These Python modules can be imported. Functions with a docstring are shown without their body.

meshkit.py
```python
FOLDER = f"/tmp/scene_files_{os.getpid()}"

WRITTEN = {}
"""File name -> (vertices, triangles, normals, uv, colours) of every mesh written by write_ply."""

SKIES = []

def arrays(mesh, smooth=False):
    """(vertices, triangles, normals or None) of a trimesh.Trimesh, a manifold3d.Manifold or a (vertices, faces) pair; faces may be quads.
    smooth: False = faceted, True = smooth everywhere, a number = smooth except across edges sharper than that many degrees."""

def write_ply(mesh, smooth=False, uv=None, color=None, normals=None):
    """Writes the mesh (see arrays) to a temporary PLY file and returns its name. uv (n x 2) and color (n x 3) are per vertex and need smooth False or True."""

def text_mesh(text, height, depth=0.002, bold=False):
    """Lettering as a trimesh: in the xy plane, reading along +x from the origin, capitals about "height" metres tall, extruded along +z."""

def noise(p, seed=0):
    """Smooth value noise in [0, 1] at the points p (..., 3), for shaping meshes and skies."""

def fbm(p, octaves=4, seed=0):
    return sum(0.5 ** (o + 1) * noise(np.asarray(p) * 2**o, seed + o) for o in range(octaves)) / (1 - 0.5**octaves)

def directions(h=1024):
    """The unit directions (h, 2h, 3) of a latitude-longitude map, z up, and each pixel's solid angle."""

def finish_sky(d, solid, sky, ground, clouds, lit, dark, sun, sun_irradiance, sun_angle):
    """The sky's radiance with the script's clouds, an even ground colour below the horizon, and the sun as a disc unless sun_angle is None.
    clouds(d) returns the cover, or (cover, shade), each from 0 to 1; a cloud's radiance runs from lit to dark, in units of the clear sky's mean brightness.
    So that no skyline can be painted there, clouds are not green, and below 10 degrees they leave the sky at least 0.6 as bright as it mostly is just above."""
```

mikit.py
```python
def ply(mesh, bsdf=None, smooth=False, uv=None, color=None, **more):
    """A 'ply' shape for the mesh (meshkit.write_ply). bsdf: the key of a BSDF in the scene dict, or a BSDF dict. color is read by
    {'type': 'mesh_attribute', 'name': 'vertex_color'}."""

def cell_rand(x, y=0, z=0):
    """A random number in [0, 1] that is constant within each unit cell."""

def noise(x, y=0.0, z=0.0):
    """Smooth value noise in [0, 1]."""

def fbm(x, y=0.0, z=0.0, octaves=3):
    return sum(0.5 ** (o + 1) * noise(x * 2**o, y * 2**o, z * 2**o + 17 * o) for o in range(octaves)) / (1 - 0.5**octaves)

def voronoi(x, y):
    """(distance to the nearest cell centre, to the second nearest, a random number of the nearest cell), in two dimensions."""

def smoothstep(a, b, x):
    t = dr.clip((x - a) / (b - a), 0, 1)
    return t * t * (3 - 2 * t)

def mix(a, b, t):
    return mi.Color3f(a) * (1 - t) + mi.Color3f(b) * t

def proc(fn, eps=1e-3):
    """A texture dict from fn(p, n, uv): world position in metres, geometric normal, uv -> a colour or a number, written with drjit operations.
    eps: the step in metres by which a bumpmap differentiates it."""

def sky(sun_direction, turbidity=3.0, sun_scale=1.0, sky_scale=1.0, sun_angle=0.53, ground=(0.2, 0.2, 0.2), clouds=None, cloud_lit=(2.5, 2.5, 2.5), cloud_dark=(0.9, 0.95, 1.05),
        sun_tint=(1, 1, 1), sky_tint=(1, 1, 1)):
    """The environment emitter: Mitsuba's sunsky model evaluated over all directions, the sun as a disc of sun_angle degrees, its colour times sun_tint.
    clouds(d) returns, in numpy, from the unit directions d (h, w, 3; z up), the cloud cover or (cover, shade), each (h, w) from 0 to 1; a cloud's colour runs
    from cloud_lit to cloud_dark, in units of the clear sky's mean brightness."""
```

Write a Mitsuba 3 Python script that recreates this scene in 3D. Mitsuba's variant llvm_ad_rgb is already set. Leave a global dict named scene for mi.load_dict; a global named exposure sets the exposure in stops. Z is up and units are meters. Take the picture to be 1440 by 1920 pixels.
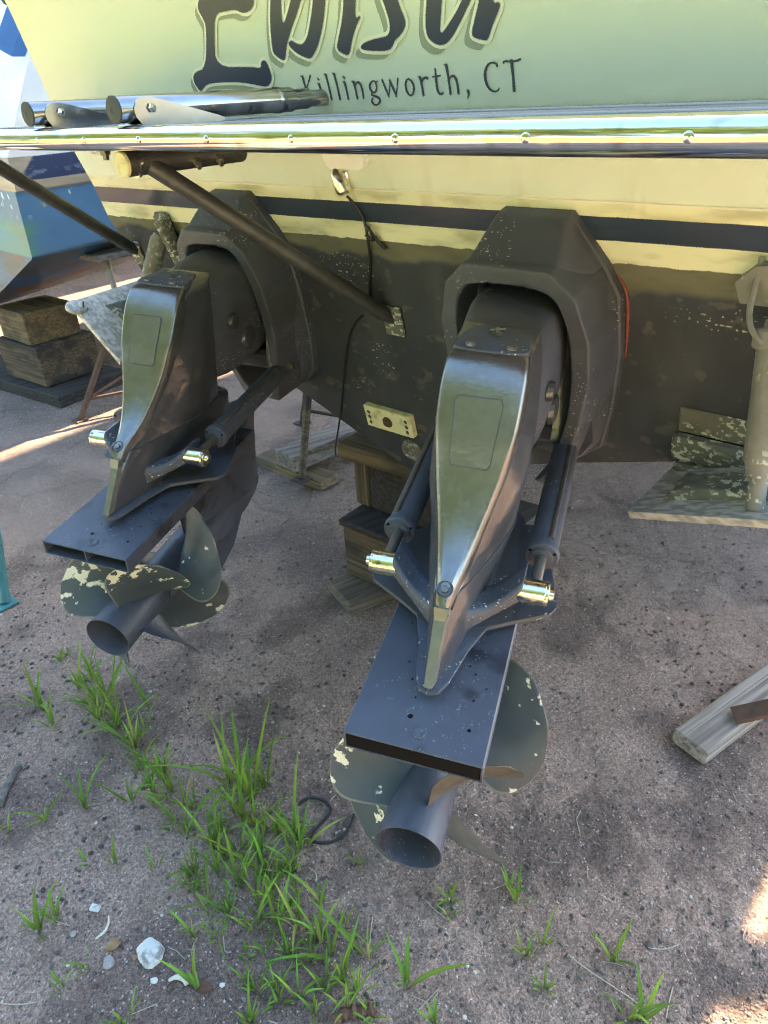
import math, random, json
import numpy as np, trimesh, drjit as dr, mitsuba as mi, mikit, meshkit
from manifold3d import Manifold, Mesh
import shapely.geometry as sg
from shapely.ops import unary_union
from mikit import noise, fbm, voronoi, cell_rand, smoothstep, mix, proc

rnd = random.Random(7)
rng = np.random.default_rng(7)
T = mi.ScalarTransform4f
scene, labels = {}, {}

# ------------------------------------------------------------------ camera, sky, exposure
EYE = np.array([0, 0, 1.5])
RIGHT = np.array([0.76105, 0.64665, -0.0514])
DOWN = np.array([0.29923, -0.42026, -0.85664])
FWD = np.array([-0.57555, 0.63657, -0.51334])
scene['camera'] = {'type': 'perspective', 'fov': 2 * math.degrees(math.atan(960 / 1331)), 'fov_axis': 'y',
                   'to_world': T().look_at(origin=EYE.tolist(), target=(EYE + FWD).tolist(), up=(-DOWN).tolist()),
                   'near_clip': 0.05, 'far_clip': 600.0}
EL = math.radians(32)
SUN = [0.004, math.cos(EL), math.sin(EL)]
scene['sky'] = mikit.sky(SUN, turbidity=3.5, sun_tint=(1.0, 0.95, 0.86), ground=(0.2, 0.22, 0.14), sky_tint=(1.10, 1.0, 0.93))
exposure = 5.25

# ------------------------------------------------------------------ materials
def mat(key, base, rough=0.6, metallic=0.0, spec=0.5, bump=None, scale=0.002, eps=1e-3, clearcoat=0.0, **more):
    def tex(v):
        return proc(v) if callable(v) else ({'type': 'rgb', 'value': list(v)} if isinstance(v, (tuple, list)) else float(v))
    b = {'type': 'principled', 'base_color': tex(base), 'roughness': tex(rough), 'metallic': tex(metallic), 'specular': spec, **more}
    if clearcoat:
        b['clearcoat'] = clearcoat; b['clearcoat_gloss'] = 0.9
    if bump is not None:
        b = {'type': 'bumpmap', 'arbitrary': proc(bump, eps=eps), 'scale': scale, 'bsdf': b}
    scene[key] = {'type': 'twosided', 'bsdf': b}
    return key

def F(v):
    return mi.Float(v)

# hull: cream gelcoat with a navy band, cream band and dark bottom paint below the scum line
def hull_col(p, n, uv):
    x, y, z = p.x, p.y, p.z
    wob = 0.0018 * (fbm(x * 30, y * 5, 3.0, 3) - 0.5)
    zz = z + wob
    s1 = 1.2735 + 0.0035 * (x + 2.3)
    s2 = 1.2275 + 0.006 * (x + 2.3)
    s3 = 1.186 + 0.008 * (x + 2.0)
    cream = mix((0.70, 0.77, 0.65), (0.65, 0.71, 0.58), fbm(x * 2.5, y * 2.5, z * 2.5))
    low = mix((0.72, 0.72, 0.50), (0.48, 0.47, 0.30), smoothstep(0.45, 0.8, fbm(x * 9, y * 9, z * 30, 4)))
    cream = mix(cream, low, smoothstep(1.315, 1.300, zz))
    dirt = smoothstep(0.55, 0.8, fbm(x * 25, y * 3, z * 4, 4)) * 0.35 * smoothstep(1.45, 1.25, z)
    cream = mix(cream, (0.36, 0.33, 0.2), dirt)
    navy = mix((0.018, 0.030, 0.060), (0.045, 0.062, 0.095), fbm(x * 6, y * 6, z * 22))
    n4 = fbm(x * 11, y * 11, z * 11, 4)
    bot = mix((0.025, 0.031, 0.041), (0.052, 0.059, 0.071), n4)
    bot = mix(bot, (0.078, 0.085, 0.096), smoothstep(0.5, 0.75, fbm(x * 9, y * 9, z * 2.2, 6)) * 0.5)
    bot = mix(bot, (0.12, 0.115, 0.10), smoothstep(0.62, 0.72, fbm(x * 28 + 6, y * 28, z * 28, 5)) * 0.5)
    spk = smoothstep(0.78, 0.86, noise(x * 190, y * 190, z * 190)) * smoothstep(0.66, 0.8, noise(x * 9, y * 9, z * 9 + 5)) * 0.7
    bot = mix(bot, (0.55, 0.52, 0.38), spk)
    scum = mix((0.17, 0.165, 0.105), (0.09, 0.09, 0.065), fbm(x * 16, y * 16, z * 40, 4))
    edge = 1.152 + 0.03 * (fbm(x * 9, y * 3, 1.0, 4) - 0.5)
    bot = mix(bot, scum, smoothstep(edge - 0.006, edge + 0.012, z))
    c = mix(bot, low, smoothstep(s3 - 0.0012, s3 + 0.0012, zz + 0.006 * (fbm(x * 40, 1.0, 0.0, 4) - 0.5)))
    c = mix(c, navy, smoothstep(s2 - 0.0008, s2 + 0.0008, zz))
    c = mix(c, cream, smoothstep(s1 - 0.0008, s1 + 0.0008, zz))
    return c
def hull_rough(p, n, uv):
    return 0.22 + 0.5 * smoothstep(1.24, 1.18, p.z)
mat('hull_paint', hull_col, hull_rough, bump=lambda p, n, uv: fbm(p.x * 45, p.y * 45, p.z * 45, 3) * smoothstep(1.2, 1.17, p.z) + 0.06 * fbm(p.x * 5, p.y * 5, p.z * 5, 2), scale=0.0025)
mat('hull_top', lambda p, n, uv: mix((0.74, 0.73, 0.58), (0.7, 0.69, 0.55), fbm(p.x, p.y, p.z)), 0.3)
mat('ink', (0.035, 0.045, 0.085), 0.3)
mat('ink_edge', (0.40, 0.43, 0.44), 0.35)
mat('ink_halo', (0.80, 0.80, 0.64), 0.3)
mat('ink_shadow', (0.30, 0.35, 0.27), 0.35)
mat('ink_text', (0.065, 0.07, 0.08), 0.35)

def streaky(p):
    return fbm(p.x * 3, p.y * 80, p.z * 80, 3)
mat('stainless', lambda p, n, uv: mix((0.78, 0.77, 0.75), (0.55, 0.53, 0.5), smoothstep(0.55, 0.8, fbm(p.x * 30, p.y * 30, p.z * 30, 4))),
    lambda p, n, uv: 0.07 + 0.25 * smoothstep(0.58, 0.85, fbm(p.x * 22, p.y * 40, p.z * 40, 4)), 1.0,
    bump=lambda p, n, uv: fbm(p.x * 9, p.y * 9, p.z * 9, 2), scale=0.0012)
mat('pin_steel', lambda p, n, uv: mix((0.84, 0.80, 0.66), (0.35, 0.31, 0.25), smoothstep(0.60, 0.72, fbm(p.x * 120, p.y * 120, p.z * 120, 4))), lambda p, n, uv: 0.16 + 0.3 * smoothstep(0.6, 0.8, fbm(p.x * 90, p.y * 90, p.z * 90, 3)), 1.0)
mat('ladder_steel', lambda p, n, uv: mix((0.44, 0.44, 0.44), (0.30, 0.30, 0.30), fbm(p.x * 25, p.y * 25, p.z * 25, 4)), 0.14, 1.0)
mat('plaque_paint', lambda p, n, uv: mix((0.18, 0.185, 0.178), (0.235, 0.24, 0.228), fbm(p.x * 90, p.y * 90, p.z * 90, 4)), 0.31, 0.8, bump=lambda p, n, uv: fbm(p.x * 200, p.y * 200, p.z * 200, 2), scale=0.0004)
mat('dull_steel', lambda p, n, uv: mix((0.30, 0.29, 0.27), (0.15, 0.14, 0.12), fbm(p.x * 30, p.y * 30, p.z * 30, 4)), 0.42, 0.8)
mat('galvanised', lambda p, n, uv: mix((0.125, 0.13, 0.135), (0.058, 0.060, 0.062), fbm(p.x * 22, p.y * 22, p.z * 22, 4)), 0.45, 0.6,
    bump=lambda p, n, uv: fbm(p.x * 90, p.y * 90, p.z * 90, 3), scale=0.0015)
mat('rubber', (0.045, 0.055, 0.058), 0.6)
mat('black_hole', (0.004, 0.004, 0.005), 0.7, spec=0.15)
mat('white_plastic', lambda p, n, uv: mix((0.86, 0.86, 0.86), (0.8, 0.79, 0.75), fbm(p.x * 20, p.y * 20, p.z * 20)), 0.3)

# drive paints
mat('cowl_paint', lambda p, n, uv: mix(mix((0.17, 0.175, 0.17), (0.25, 0.255, 0.245), fbm(p.x * 45, p.y * 45, p.z * 45, 4)), (0.34, 0.35, 0.35), 0.2 * smoothstep(0.55, 0.7, fbm(p.x * 150, p.y * 150, p.z * 70 + 3, 4)) * smoothstep(0.45, 0.65, noise(p.x * 12, p.y * 12, p.z * 12))),
    lambda p, n, uv: 0.21 + 0.15 * fbm(p.x * 40, p.y * 40, p.z * 40, 3), 0.85, bump=lambda p, n, uv: fbm(p.x * 260, p.y * 260, p.z * 260, 2), scale=0.0003, clearcoat=0.3)
mat('housing_paint', lambda p, n, uv: mix((0.030, 0.033, 0.040), (0.060, 0.064, 0.072), fbm(p.x * 14, p.y * 14, p.z * 14, 4)),
    lambda p, n, uv: 0.13 + 0.16 * fbm(p.x * 20, p.y * 20, p.z * 20, 3), spec=0.8, clearcoat=0.5, bump=lambda p, n, uv: fbm(p.x * 60, p.y * 60, p.z * 60, 3), scale=0.0008)
def matte_col(p, n, uv):
    c = mix((0.048, 0.058, 0.084), (0.090, 0.102, 0.132), fbm(p.x * 10, p.y * 10, p.z * 10, 4))
    c = mix(c, (0.055, 0.058, 0.064), smoothstep(0.5, 0.75, fbm(p.x * 7 + 9, p.y * 7, p.z * 7, 4)) * 0.7)
    spk = smoothstep(0.82, 0.88, noise(p.x * 260, p.y * 260, p.z * 260)) * smoothstep(0.55, 0.7, noise(p.x * 9, p.y * 9, p.z * 9))
    return mix(c, (0.6, 0.58, 0.48), spk * 0.8)
mat('matte_paint', matte_col, 0.55, bump=lambda p, n, uv: fbm(p.x * 50, p.y * 50, p.z * 50, 3), scale=0.0008)
def lower_col(p, n, uv):
    c = mix((0.046, 0.054, 0.075), (0.086, 0.096, 0.125), fbm(p.x * 9, p.y * 9, p.z * 9, 4))
    c = mix(c, (0.018, 0.020, 0.030), smoothstep(0.56, 0.72, fbm(p.x * 13 + 4, p.y * 13, p.z * 13, 4)) * 0.75)
    spk = smoothstep(0.80, 0.9, noise(p.x * 330, p.y * 330, p.z * 330)) * smoothstep(0.5, 0.65, noise(p.x * 14, p.y * 14, p.z * 14))
    return mix(c, (0.26, 0.28, 0.33), spk * 0.45)
mat('lower_paint', lower_col, lambda p, n, uv: 0.36 + 0.2 * fbm(p.x * 20, p.y * 20, p.z * 20, 3), bump=lambda p, n, uv: fbm(p.x * 120, p.y * 120, p.z * 120, 3), scale=0.0009)
mat('ridge_paint', lambda p, n, uv: mix((0.14, 0.15, 0.13), (0.22, 0.23, 0.2), fbm(p.x * 40, p.y * 40, p.z * 40, 4)), 0.35, 0.5, bump=lambda p, n, uv: fbm(p.x * 60, p.y * 60, p.z * 60, 3), scale=0.0008)
def blade_col(peel, lo):
    def f(p, n, uv):
        c = mix((0.040, 0.055, 0.066), (0.070, 0.086, 0.098), fbm(p.x * 14, p.y * 14, p.z * 14, 3))
        d = fbm(p.x * 55, p.y * 55, p.z * 55, 5)
        m = fbm(p.x * 16 + 3, p.y * 16, p.z * 16, 3)
        k = smoothstep(lo, lo + 0.04, d * 0.55 + m * 0.45 + 0.10 * (uv.y - 0.5)) * peel
        c = mix(c, mix((0.62, 0.59, 0.42), (0.75, 0.73, 0.6), fbm(p.x * 50, p.y * 50, p.z * 50)), k)
        ed = smoothstep(0.965, 0.985, uv.y) + smoothstep(0.025, 0.01, uv.x) + smoothstep(0.975, 0.99, uv.x)
        return mix(c, (0.45, 0.40, 0.28), dr.clip(ed, 0, 1) * 0.3)
    return f
mat('blade_peeling', blade_col(1.0, 0.575), 0.5)
mat('blade_green', blade_col(1.0, 0.64), 0.45)
mat('blade_worn', lambda p, n, uv: mix((0.16, 0.135, 0.10), (0.07, 0.07, 0.062), fbm(p.x * 40, p.y * 40, p.z * 40, 4)), 0.4, 0.4)
mat('red_sealant', (0.24, 0.055, 0.04), 0.6)
mat('anode_paint', lambda p, n, uv: mix((0.72, 0.69, 0.42), (0.55, 0.5, 0.28), smoothstep(0.5, 0.7, fbm(p.x * 60, p.y * 60, p.z * 60, 4))), 0.6)
def crust_col(p, n, uv):
    d = fbm(p.x * 120, p.y * 120, p.z * 120, 5)
    c = mix((0.095, 0.095, 0.085), (0.18, 0.18, 0.15), fbm(p.x * 25, p.y * 25, p.z * 25, 4))
    return mix(c, (0.50, 0.51, 0.45), smoothstep(0.53, 0.62, d) * smoothstep(0.3, 0.55, fbm(p.x * 22, p.y * 22, p.z * 22, 2)))
mat('crust', crust_col, 0.85, bump=lambda p, n, uv: fbm(p.x * 110, p.y * 110, p.z * 110, 4), scale=0.007)
mat('tab_metal', lambda p, n, uv: mix((0.58, 0.57, 0.55), (0.34, 0.335, 0.32), smoothstep(0.35, 0.65, fbm(p.x * 40, p.y * 140, p.z * 80, 5))), 0.5, 0.3,
    bump=lambda p, n, uv: fbm(p.x * 30, p.y * 120, p.z * 120, 3), scale=0.002)
mat('crusted_tube', lambda p, n, uv: mix(mix((0.15, 0.15, 0.14), (0.26, 0.26, 0.24), fbm(p.x * 20, p.y * 20, p.z * 20, 4)), (0.6, 0.62, 0.57), smoothstep(0.58, 0.68, fbm(p.x * 120, p.y * 120, p.z * 70, 5)) * smoothstep(0.4, 0.65, noise(p.x * 14, p.y * 14, p.z * 14)) * 0.8), 0.7,
    bump=lambda p, n, uv: fbm(p.x * 70, p.y * 70, p.z * 70, 4), scale=0.004)

# timber: grain along a given horizontal (or vertical) direction
def wood(key, d, light, dark, stain=0.0, rough=0.8, fine=90.0):
    d = np.asarray(d, float) / np.linalg.norm(d)
    a = np.cross(d, [0.1, 0.2, 1.0] if abs(d[2]) < 0.9 else [1.0, 0.2, 0.1]); a /= np.linalg.norm(a); b = np.cross(d, a)
    d, a, b = [tuple(map(float, v)) for v in (d, a, b)]
    def axes(p):
        return (p.x * d[0] + p.y * d[1] + p.z * d[2], p.x * a[0] + p.y * a[1] + p.z * a[2], p.x * b[0] + p.y * b[1] + p.z * b[2])
    def col(p, n, uv):
        u, v, w = axes(p)
        g = fbm(u * 2.5, v * fine, w * fine, 4)
        c = mix(dark, light, smoothstep(0.25, 0.75, g))
        c = mix(c, tuple(0.35 * q for q in dark), smoothstep(0.62, 0.72, fbm(u * 1.5 + 7, v * fine * 1.4, w * fine * 1.4, 3)) * 0.6)
        st = smoothstep(0.45, 0.65, fbm(u * 5, v * 9, w * 9, 4)) * stain
        return mix(c, (0.022, 0.022, 0.026), st)
    def bmp(p, n, uv):
        u, v, w = axes(p)
        return fbm(u * 2.5, v * fine, w * fine, 3)
    return mat(key, col, rough, bump=bmp, scale=0.004)
wood('teak', (1, 0, 0), (0.40, 0.37, 0.34), (0.17, 0.15, 0.14), fine=110)
wood('plank_grey', (0.28, 0.96, 0), (0.36, 0.31, 0.27), (0.16, 0.135, 0.12), fine=85)
wood('timber_x', (1, 0.02, 0), (0.12, 0.094, 0.063), (0.048, 0.039, 0.031), 0.85)
wood('timber_y', (0.29, 0.957, 0), (0.17, 0.14, 0.105), (0.08, 0.062, 0.045), 0.4)
wood('timber_tar', (0, 0, 1), (0.16, 0.12, 0.06), (0.03, 0.028, 0.03), 1.0)
wood('timber_yellow', (1, 0.03, 0), (0.19, 0.152, 0.088), (0.09, 0.07, 0.042), 0.55)
wood('timber_dark', (0.3, 1, 0), (0.045, 0.043, 0.045), (0.022, 0.022, 0.024), 0.5)
wood('timber_grey', (0.4, 0.9, 0), (0.22, 0.205, 0.19), (0.11, 0.10, 0.095), 0.3)
mat('rust', lambda p, n, uv: mix((0.14, 0.078, 0.05), (0.07, 0.045, 0.036), fbm(p.x * 40, p.y * 40, p.z * 40, 4)), 0.8)
mat('teal_paint', lambda p, n, uv: mix((0.06, 0.22, 0.25), (0.04, 0.15, 0.17), fbm(p.x * 20, p.y * 20, p.z * 20, 4)), 0.45)

# neighbour boat
def blue_hull(p, n, uv):
    x, y, z = p.x, p.y, p.z
    zz = z + 0.004 * (noise(y * 9, 1.0) - 0.5)
    white = mix((0.74, 0.74, 0.76), (0.66, 0.66, 0.69), fbm(x * 2, y * 2, z * 2))
    tan = mix((0.50, 0.40, 0.30), (0.30, 0.25, 0.2), fbm(y * 12, z * 50, x * 3, 4))
    navy = mix((0.035, 0.05, 0.12), (0.14, 0.17, 0.26), smoothstep(0.55, 0.7, fbm(y * 18, z * 50, x, 4)))
    blue = mix((0.095, 0.22, 0.40), (0.07, 0.17, 0.32), fbm(y * 4, z * 6, x * 4, 4))
    blue = mix(blue, (0.50, 0.62, 0.70), smoothstep(0.66, 0.72, fbm(y * 22, z * 22, x * 22, 4)) * smoothstep(1.0, 1.16, z))
    blue = mix(blue, (0.10, 0.26, 0.20), smoothstep(1.82, 1.70, y + 0.25 * (1.16 - z) + 0.05 * noise(z * 20, y * 4)) * smoothstep(1.06, 0.98, z))
    bot = mix((0.035, 0.11, 0.23), (0.06, 0.085, 0.12), smoothstep(0.4, 0.6, fbm(y * 5, x * 5, z * 10, 4)))
    bot = mix(bot, (0.16, 0.07, 0.05), smoothstep(0.60, 0.68, fbm(y * 6, x * 9, z * 9 + 4, 3)))
    chip = smoothstep(0.70, 0.74, fbm(y * 14 + 1.3, z * 18 + 0.4, x, 4))
    blue = mix(blue, (0.42, 0.37, 0.24), chip)
    c = mix(bot, blue, smoothstep(0.855, 0.865, zz))
    c = mix(c, tan, smoothstep(1.158, 1.166, zz))
    c = mix(c, navy, smoothstep(1.205, 1.209, zz) * smoothstep(1.66, 1.68, y - 0.9 * (z - 1.21)))
    return mix(c, white, smoothstep(1.305, 1.309, zz))
mat('blue_hull', blue_hull, 0.35)
mat('canvas', (0.05, 0.14, 0.36), 0.8)
mat('glass_dark', (0.02, 0.025, 0.03), 0.06)
mat('shed_wall', lambda p, n, uv: mix((0.34, 0.36, 0.34), (0.28, 0.30, 0.28), fbm(p.x * 3, p.z * 3, p.y)), 0.7)
mat('bark', lambda p, n, uv: mix((0.10, 0.075, 0.055), (0.06, 0.045, 0.035), fbm(p.x * 12, p.y * 12, p.z * 3, 4)), 0.9)

# ground
def ground_col(p, n, uv):
    x, y = p.x, p.y
    a = fbm(x * 1.1 + 3, y * 1.1, 0.0, 4)
    dirt = mix((0.37, 0.262, 0.215), (0.235, 0.165, 0.135), fbm(x * 9, y * 9, 1.0, 5))
    dirt = mix(dirt, (0.085, 0.062, 0.056), smoothstep(0.46, 0.70, fbm(x * 5.5 + 5, y * 5.5 + 1, 2.0, 6)) * 0.58)
    tar = mix((0.185, 0.140, 0.122), (0.265, 0.204, 0.178), fbm(x * 30, y * 30, 0.5, 4))
    tar = mix(tar, (0.12, 0.096, 0.090), smoothstep(0.48, 0.72, fbm(x * 3.3, y * 3.3, 4.0, 6)) * 0.6)
    d = y * 0.75 - x * 0.35 - 1.75 + 1.1 * (a - 0.5)
    c = mix(dirt, tar, smoothstep(-0.15, 0.2, d))
    v = voronoi(x * 210, y * 210)
    c = mix(c, c * (0.5 + 1.0 * v[2]), 0.7)
    v2 = voronoi(x * 480, y * 480)
    c = mix(c, c * (0.5 + v2[2]), 0.8)
    spk = smoothstep(0.965, 0.975, v[2]) * smoothstep(0.42, 0.3, v[0])
    c = mix(c, (0.55, 0.52, 0.50), spk)
    w = voronoi(x * 1.7 + 0.35 * fbm(x * 4, y * 4, 0.0, 3), y * 1.7 + 0.35 * fbm(x * 4 + 9, y * 4, 0.0, 3))
    crack = smoothstep(0.03, 0.008, w[1] - w[0]) * smoothstep(-0.1, 0.25, d)
    return mix(c, c * 0.25, crack * 0.35)
def ground_bump(p, n, uv):
    x, y = p.x, p.y
    v = voronoi(x * 210, y * 210)
    return 0.6 * fbm(x * 90, y * 90, 0.0, 4) + 0.5 * smoothstep(0.6, 0.1, v[0]) * v[2]
mat('ground_mat', ground_col, 0.9, spec=0.3, bump=ground_bump, scale=0.005, eps=8e-4)
mat('lawn_mat', lambda p, n, uv: mix((0.13, 0.16, 0.045), (0.165, 0.185, 0.06), fbm(p.x * 2, p.y * 2, 0.0, 4)), 0.9)
mat('pebble_mat', lambda p, n, uv: mix((0.075, 0.062, 0.058), (0.24, 0.21, 0.195), cell_rand(p.x * 70, p.y * 70, 1.0) ** 2), 0.85)
mat('clod_mat', lambda p, n, uv: mix((0.050, 0.040, 0.037), (0.11, 0.085, 0.075), cell_rand(p.x * 90, p.y * 90, 2.0)), 0.95)
mat('pale_pebble', lambda p, n, uv: mix((0.34, 0.31, 0.28), (0.62, 0.58, 0.53), cell_rand(p.x * 60, p.y * 60, 1.0)), 0.8)
mat('stone_white', lambda p, n, uv: mix((0.64, 0.63, 0.6), (0.26, 0.25, 0.26), smoothstep(0.5, 0.7, fbm(p.x * 60, p.y * 60, p.z * 60, 4))), 0.8, bump=lambda p, n, uv: fbm(p.x * 150, p.y * 150, p.z * 150, 3), scale=0.003)
mat('stone_brown', lambda p, n, uv: mix((0.36, 0.22, 0.10), (0.20, 0.12, 0.06), fbm(p.x * 80, p.y * 80, p.z * 80, 3)), 0.35)
mat('stone_grey', lambda p, n, uv: mix((0.42, 0.39, 0.36), (0.24, 0.22, 0.21), fbm(p.x * 80, p.y * 80, p.z * 80, 3)), 0.8)
mat('shell_mat', (0.66, 0.62, 0.52), 0.6)
mat('root_mat', lambda p, n, uv: mix((0.16, 0.075, 0.05), (0.08, 0.045, 0.035), fbm(p.x * 60, p.y * 60, p.z * 60, 3)), 0.8)
mat('twig_mat', (0.42, 0.38, 0.32), 0.8)
mat('cable_mat', (0.02, 0.022, 0.025), 0.4)
scene['grass_mat'] = {'type': 'twosided', 'bsdf': {'type': 'principled', 'base_color': {'type': 'mesh_attribute', 'name': 'vertex_color'}, 'roughness': 0.55, 'specular': 0.4}}
scene['grass_mat'] = {'type': 'principledthin', 'base_color': {'type': 'mesh_attribute', 'name': 'vertex_color'}, 'roughness': 0.5, 'diff_trans': 0.7, 'eta': 1.3}
scene['leaf_mat'] = {'type': 'principledthin', 'base_color': {'type': 'mesh_attribute', 'name': 'vertex_color'}, 'roughness': 0.6, 'diff_trans': 0.7, 'eta': 1.3}

# ------------------------------------------------------------------ scene-tree helpers
def numbered(key):
    taken = lambda k: k in scene or k in labels or any(q.startswith(k + '__') for q in scene)
    if not taken(key):
        return key
    i = 1
    while taken('%s_%03d' % (key, i)):
        i += 1
    return '%s_%03d' % (key, i)
def thing(name, label, cat, group=None):
    key = numbered(name)
    labels[key] = {'label': label, 'category': cat}
    if group:
        labels[key]['group'] = group
    return key
def put(name, shape, parent=None, label=None, kind=None):
    key = numbered(parent + '__' + name if parent else name)
    scene[key] = shape
    if label or kind:
        labels[key] = {}
        if label: labels[key]['label'] = label
        if kind: labels[key]['kind'] = kind
    return key
def part(name, mesh, m, parent, smooth=30, label=None, kind=None, **kw):
    return put(name, mikit.ply(mesh, m, smooth=smooth, **kw), parent, label, kind)
def solo(name, mesh, m, label, cat, group=None, smooth=30, **kw):
    key = numbered(name)
    scene[key] = mikit.ply(mesh, m, smooth=smooth, **kw)
    labels[key] = {'label': label, 'category': cat}
    if group:
        labels[key]['group'] = group
    return key
def struct(name, mesh, m, smooth=True, **kw):
    scene[name] = mikit.ply(mesh, m, smooth=smooth, **kw)
    labels[name] = {'kind': 'structure'}

# ------------------------------------------------------------------ mesh helpers
def cat(*ms):
    return trimesh.util.concatenate([m for m in ms])
def hull_of(pts):
    return trimesh.convex.convex_hull(np.asarray(pts, float))
def cbox(x0, x1, y0, y1, z0, z1, b=0.003):
    P = []
    for x, sx in ((x0, 1), (x1, -1)):
        for y, sy in ((y0, 1), (y1, -1)):
            for z, sz in ((z0, 1), (z1, -1)):
                P += [(x + sx * b, y + sy * b, z), (x + sx * b, y, z + sz * b), (x, y + sy * b, z + sz * b)]
    return hull_of(P)
def prism_hull(poly, z0, z1, b=0.003):
    """Chamfered prism over a convex polygon (list of xy)."""
    c = np.mean(poly, axis=0); P = []
    for q in np.asarray(poly, float):
        d = (c - q) / np.linalg.norm(c - q)
        P += [(*(q + d * b), z0), (*q, z0 + b), (*q, z1 - b), (*(q + d * b), z1)]
    return hull_of(P)
def loft(rings, cap=True, closed=True):
    R = np.asarray(rings, float); k, n = R.shape[:2]
    V = R.reshape(-1, 3); Fc = []
    m = n if closed else n - 1
    for i in range(k - 1):
        for j in range(m):
            a, b = i * n + j, i * n + (j + 1) % n
            Fc += [(a, b, b + n), (a, b + n, a + n)]
    V = list(V)
    if cap:
        for i in (0, k - 1):
            V.append(R[i].mean(0)); ci = len(V) - 1
            for j in range(n):
                a, b = i * n + j, i * n + (j + 1) % n
                Fc.append((ci, b, a) if i == 0 else (ci, a, b))
    mesh = trimesh.Trimesh(np.array(V), np.array(Fc), process=False)
    trimesh.repair.fix_normals(mesh)
    return mesh
def tube(points, radius, sides=12, cap=True):
    p = np.asarray(points, float); r = np.broadcast_to(radius, (len(p),))
    t = np.gradient(p, axis=0); t /= np.linalg.norm(t, axis=1, keepdims=True)
    up = np.array([0, 0, 1.0]) if abs(t[0, 2]) < 0.9 else np.array([1.0, 0, 0])
    rings = []
    for i in range(len(p)):
        a = np.cross(t[i], up); a /= np.linalg.norm(a); b = np.cross(a, t[i]); up = b
        ang = np.arange(sides) * 2 * np.pi / sides
        rings.append(p[i] + r[i] * (np.cos(ang)[:, None] * a + np.sin(ang)[:, None] * b))
    return loft(rings, cap)
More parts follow.
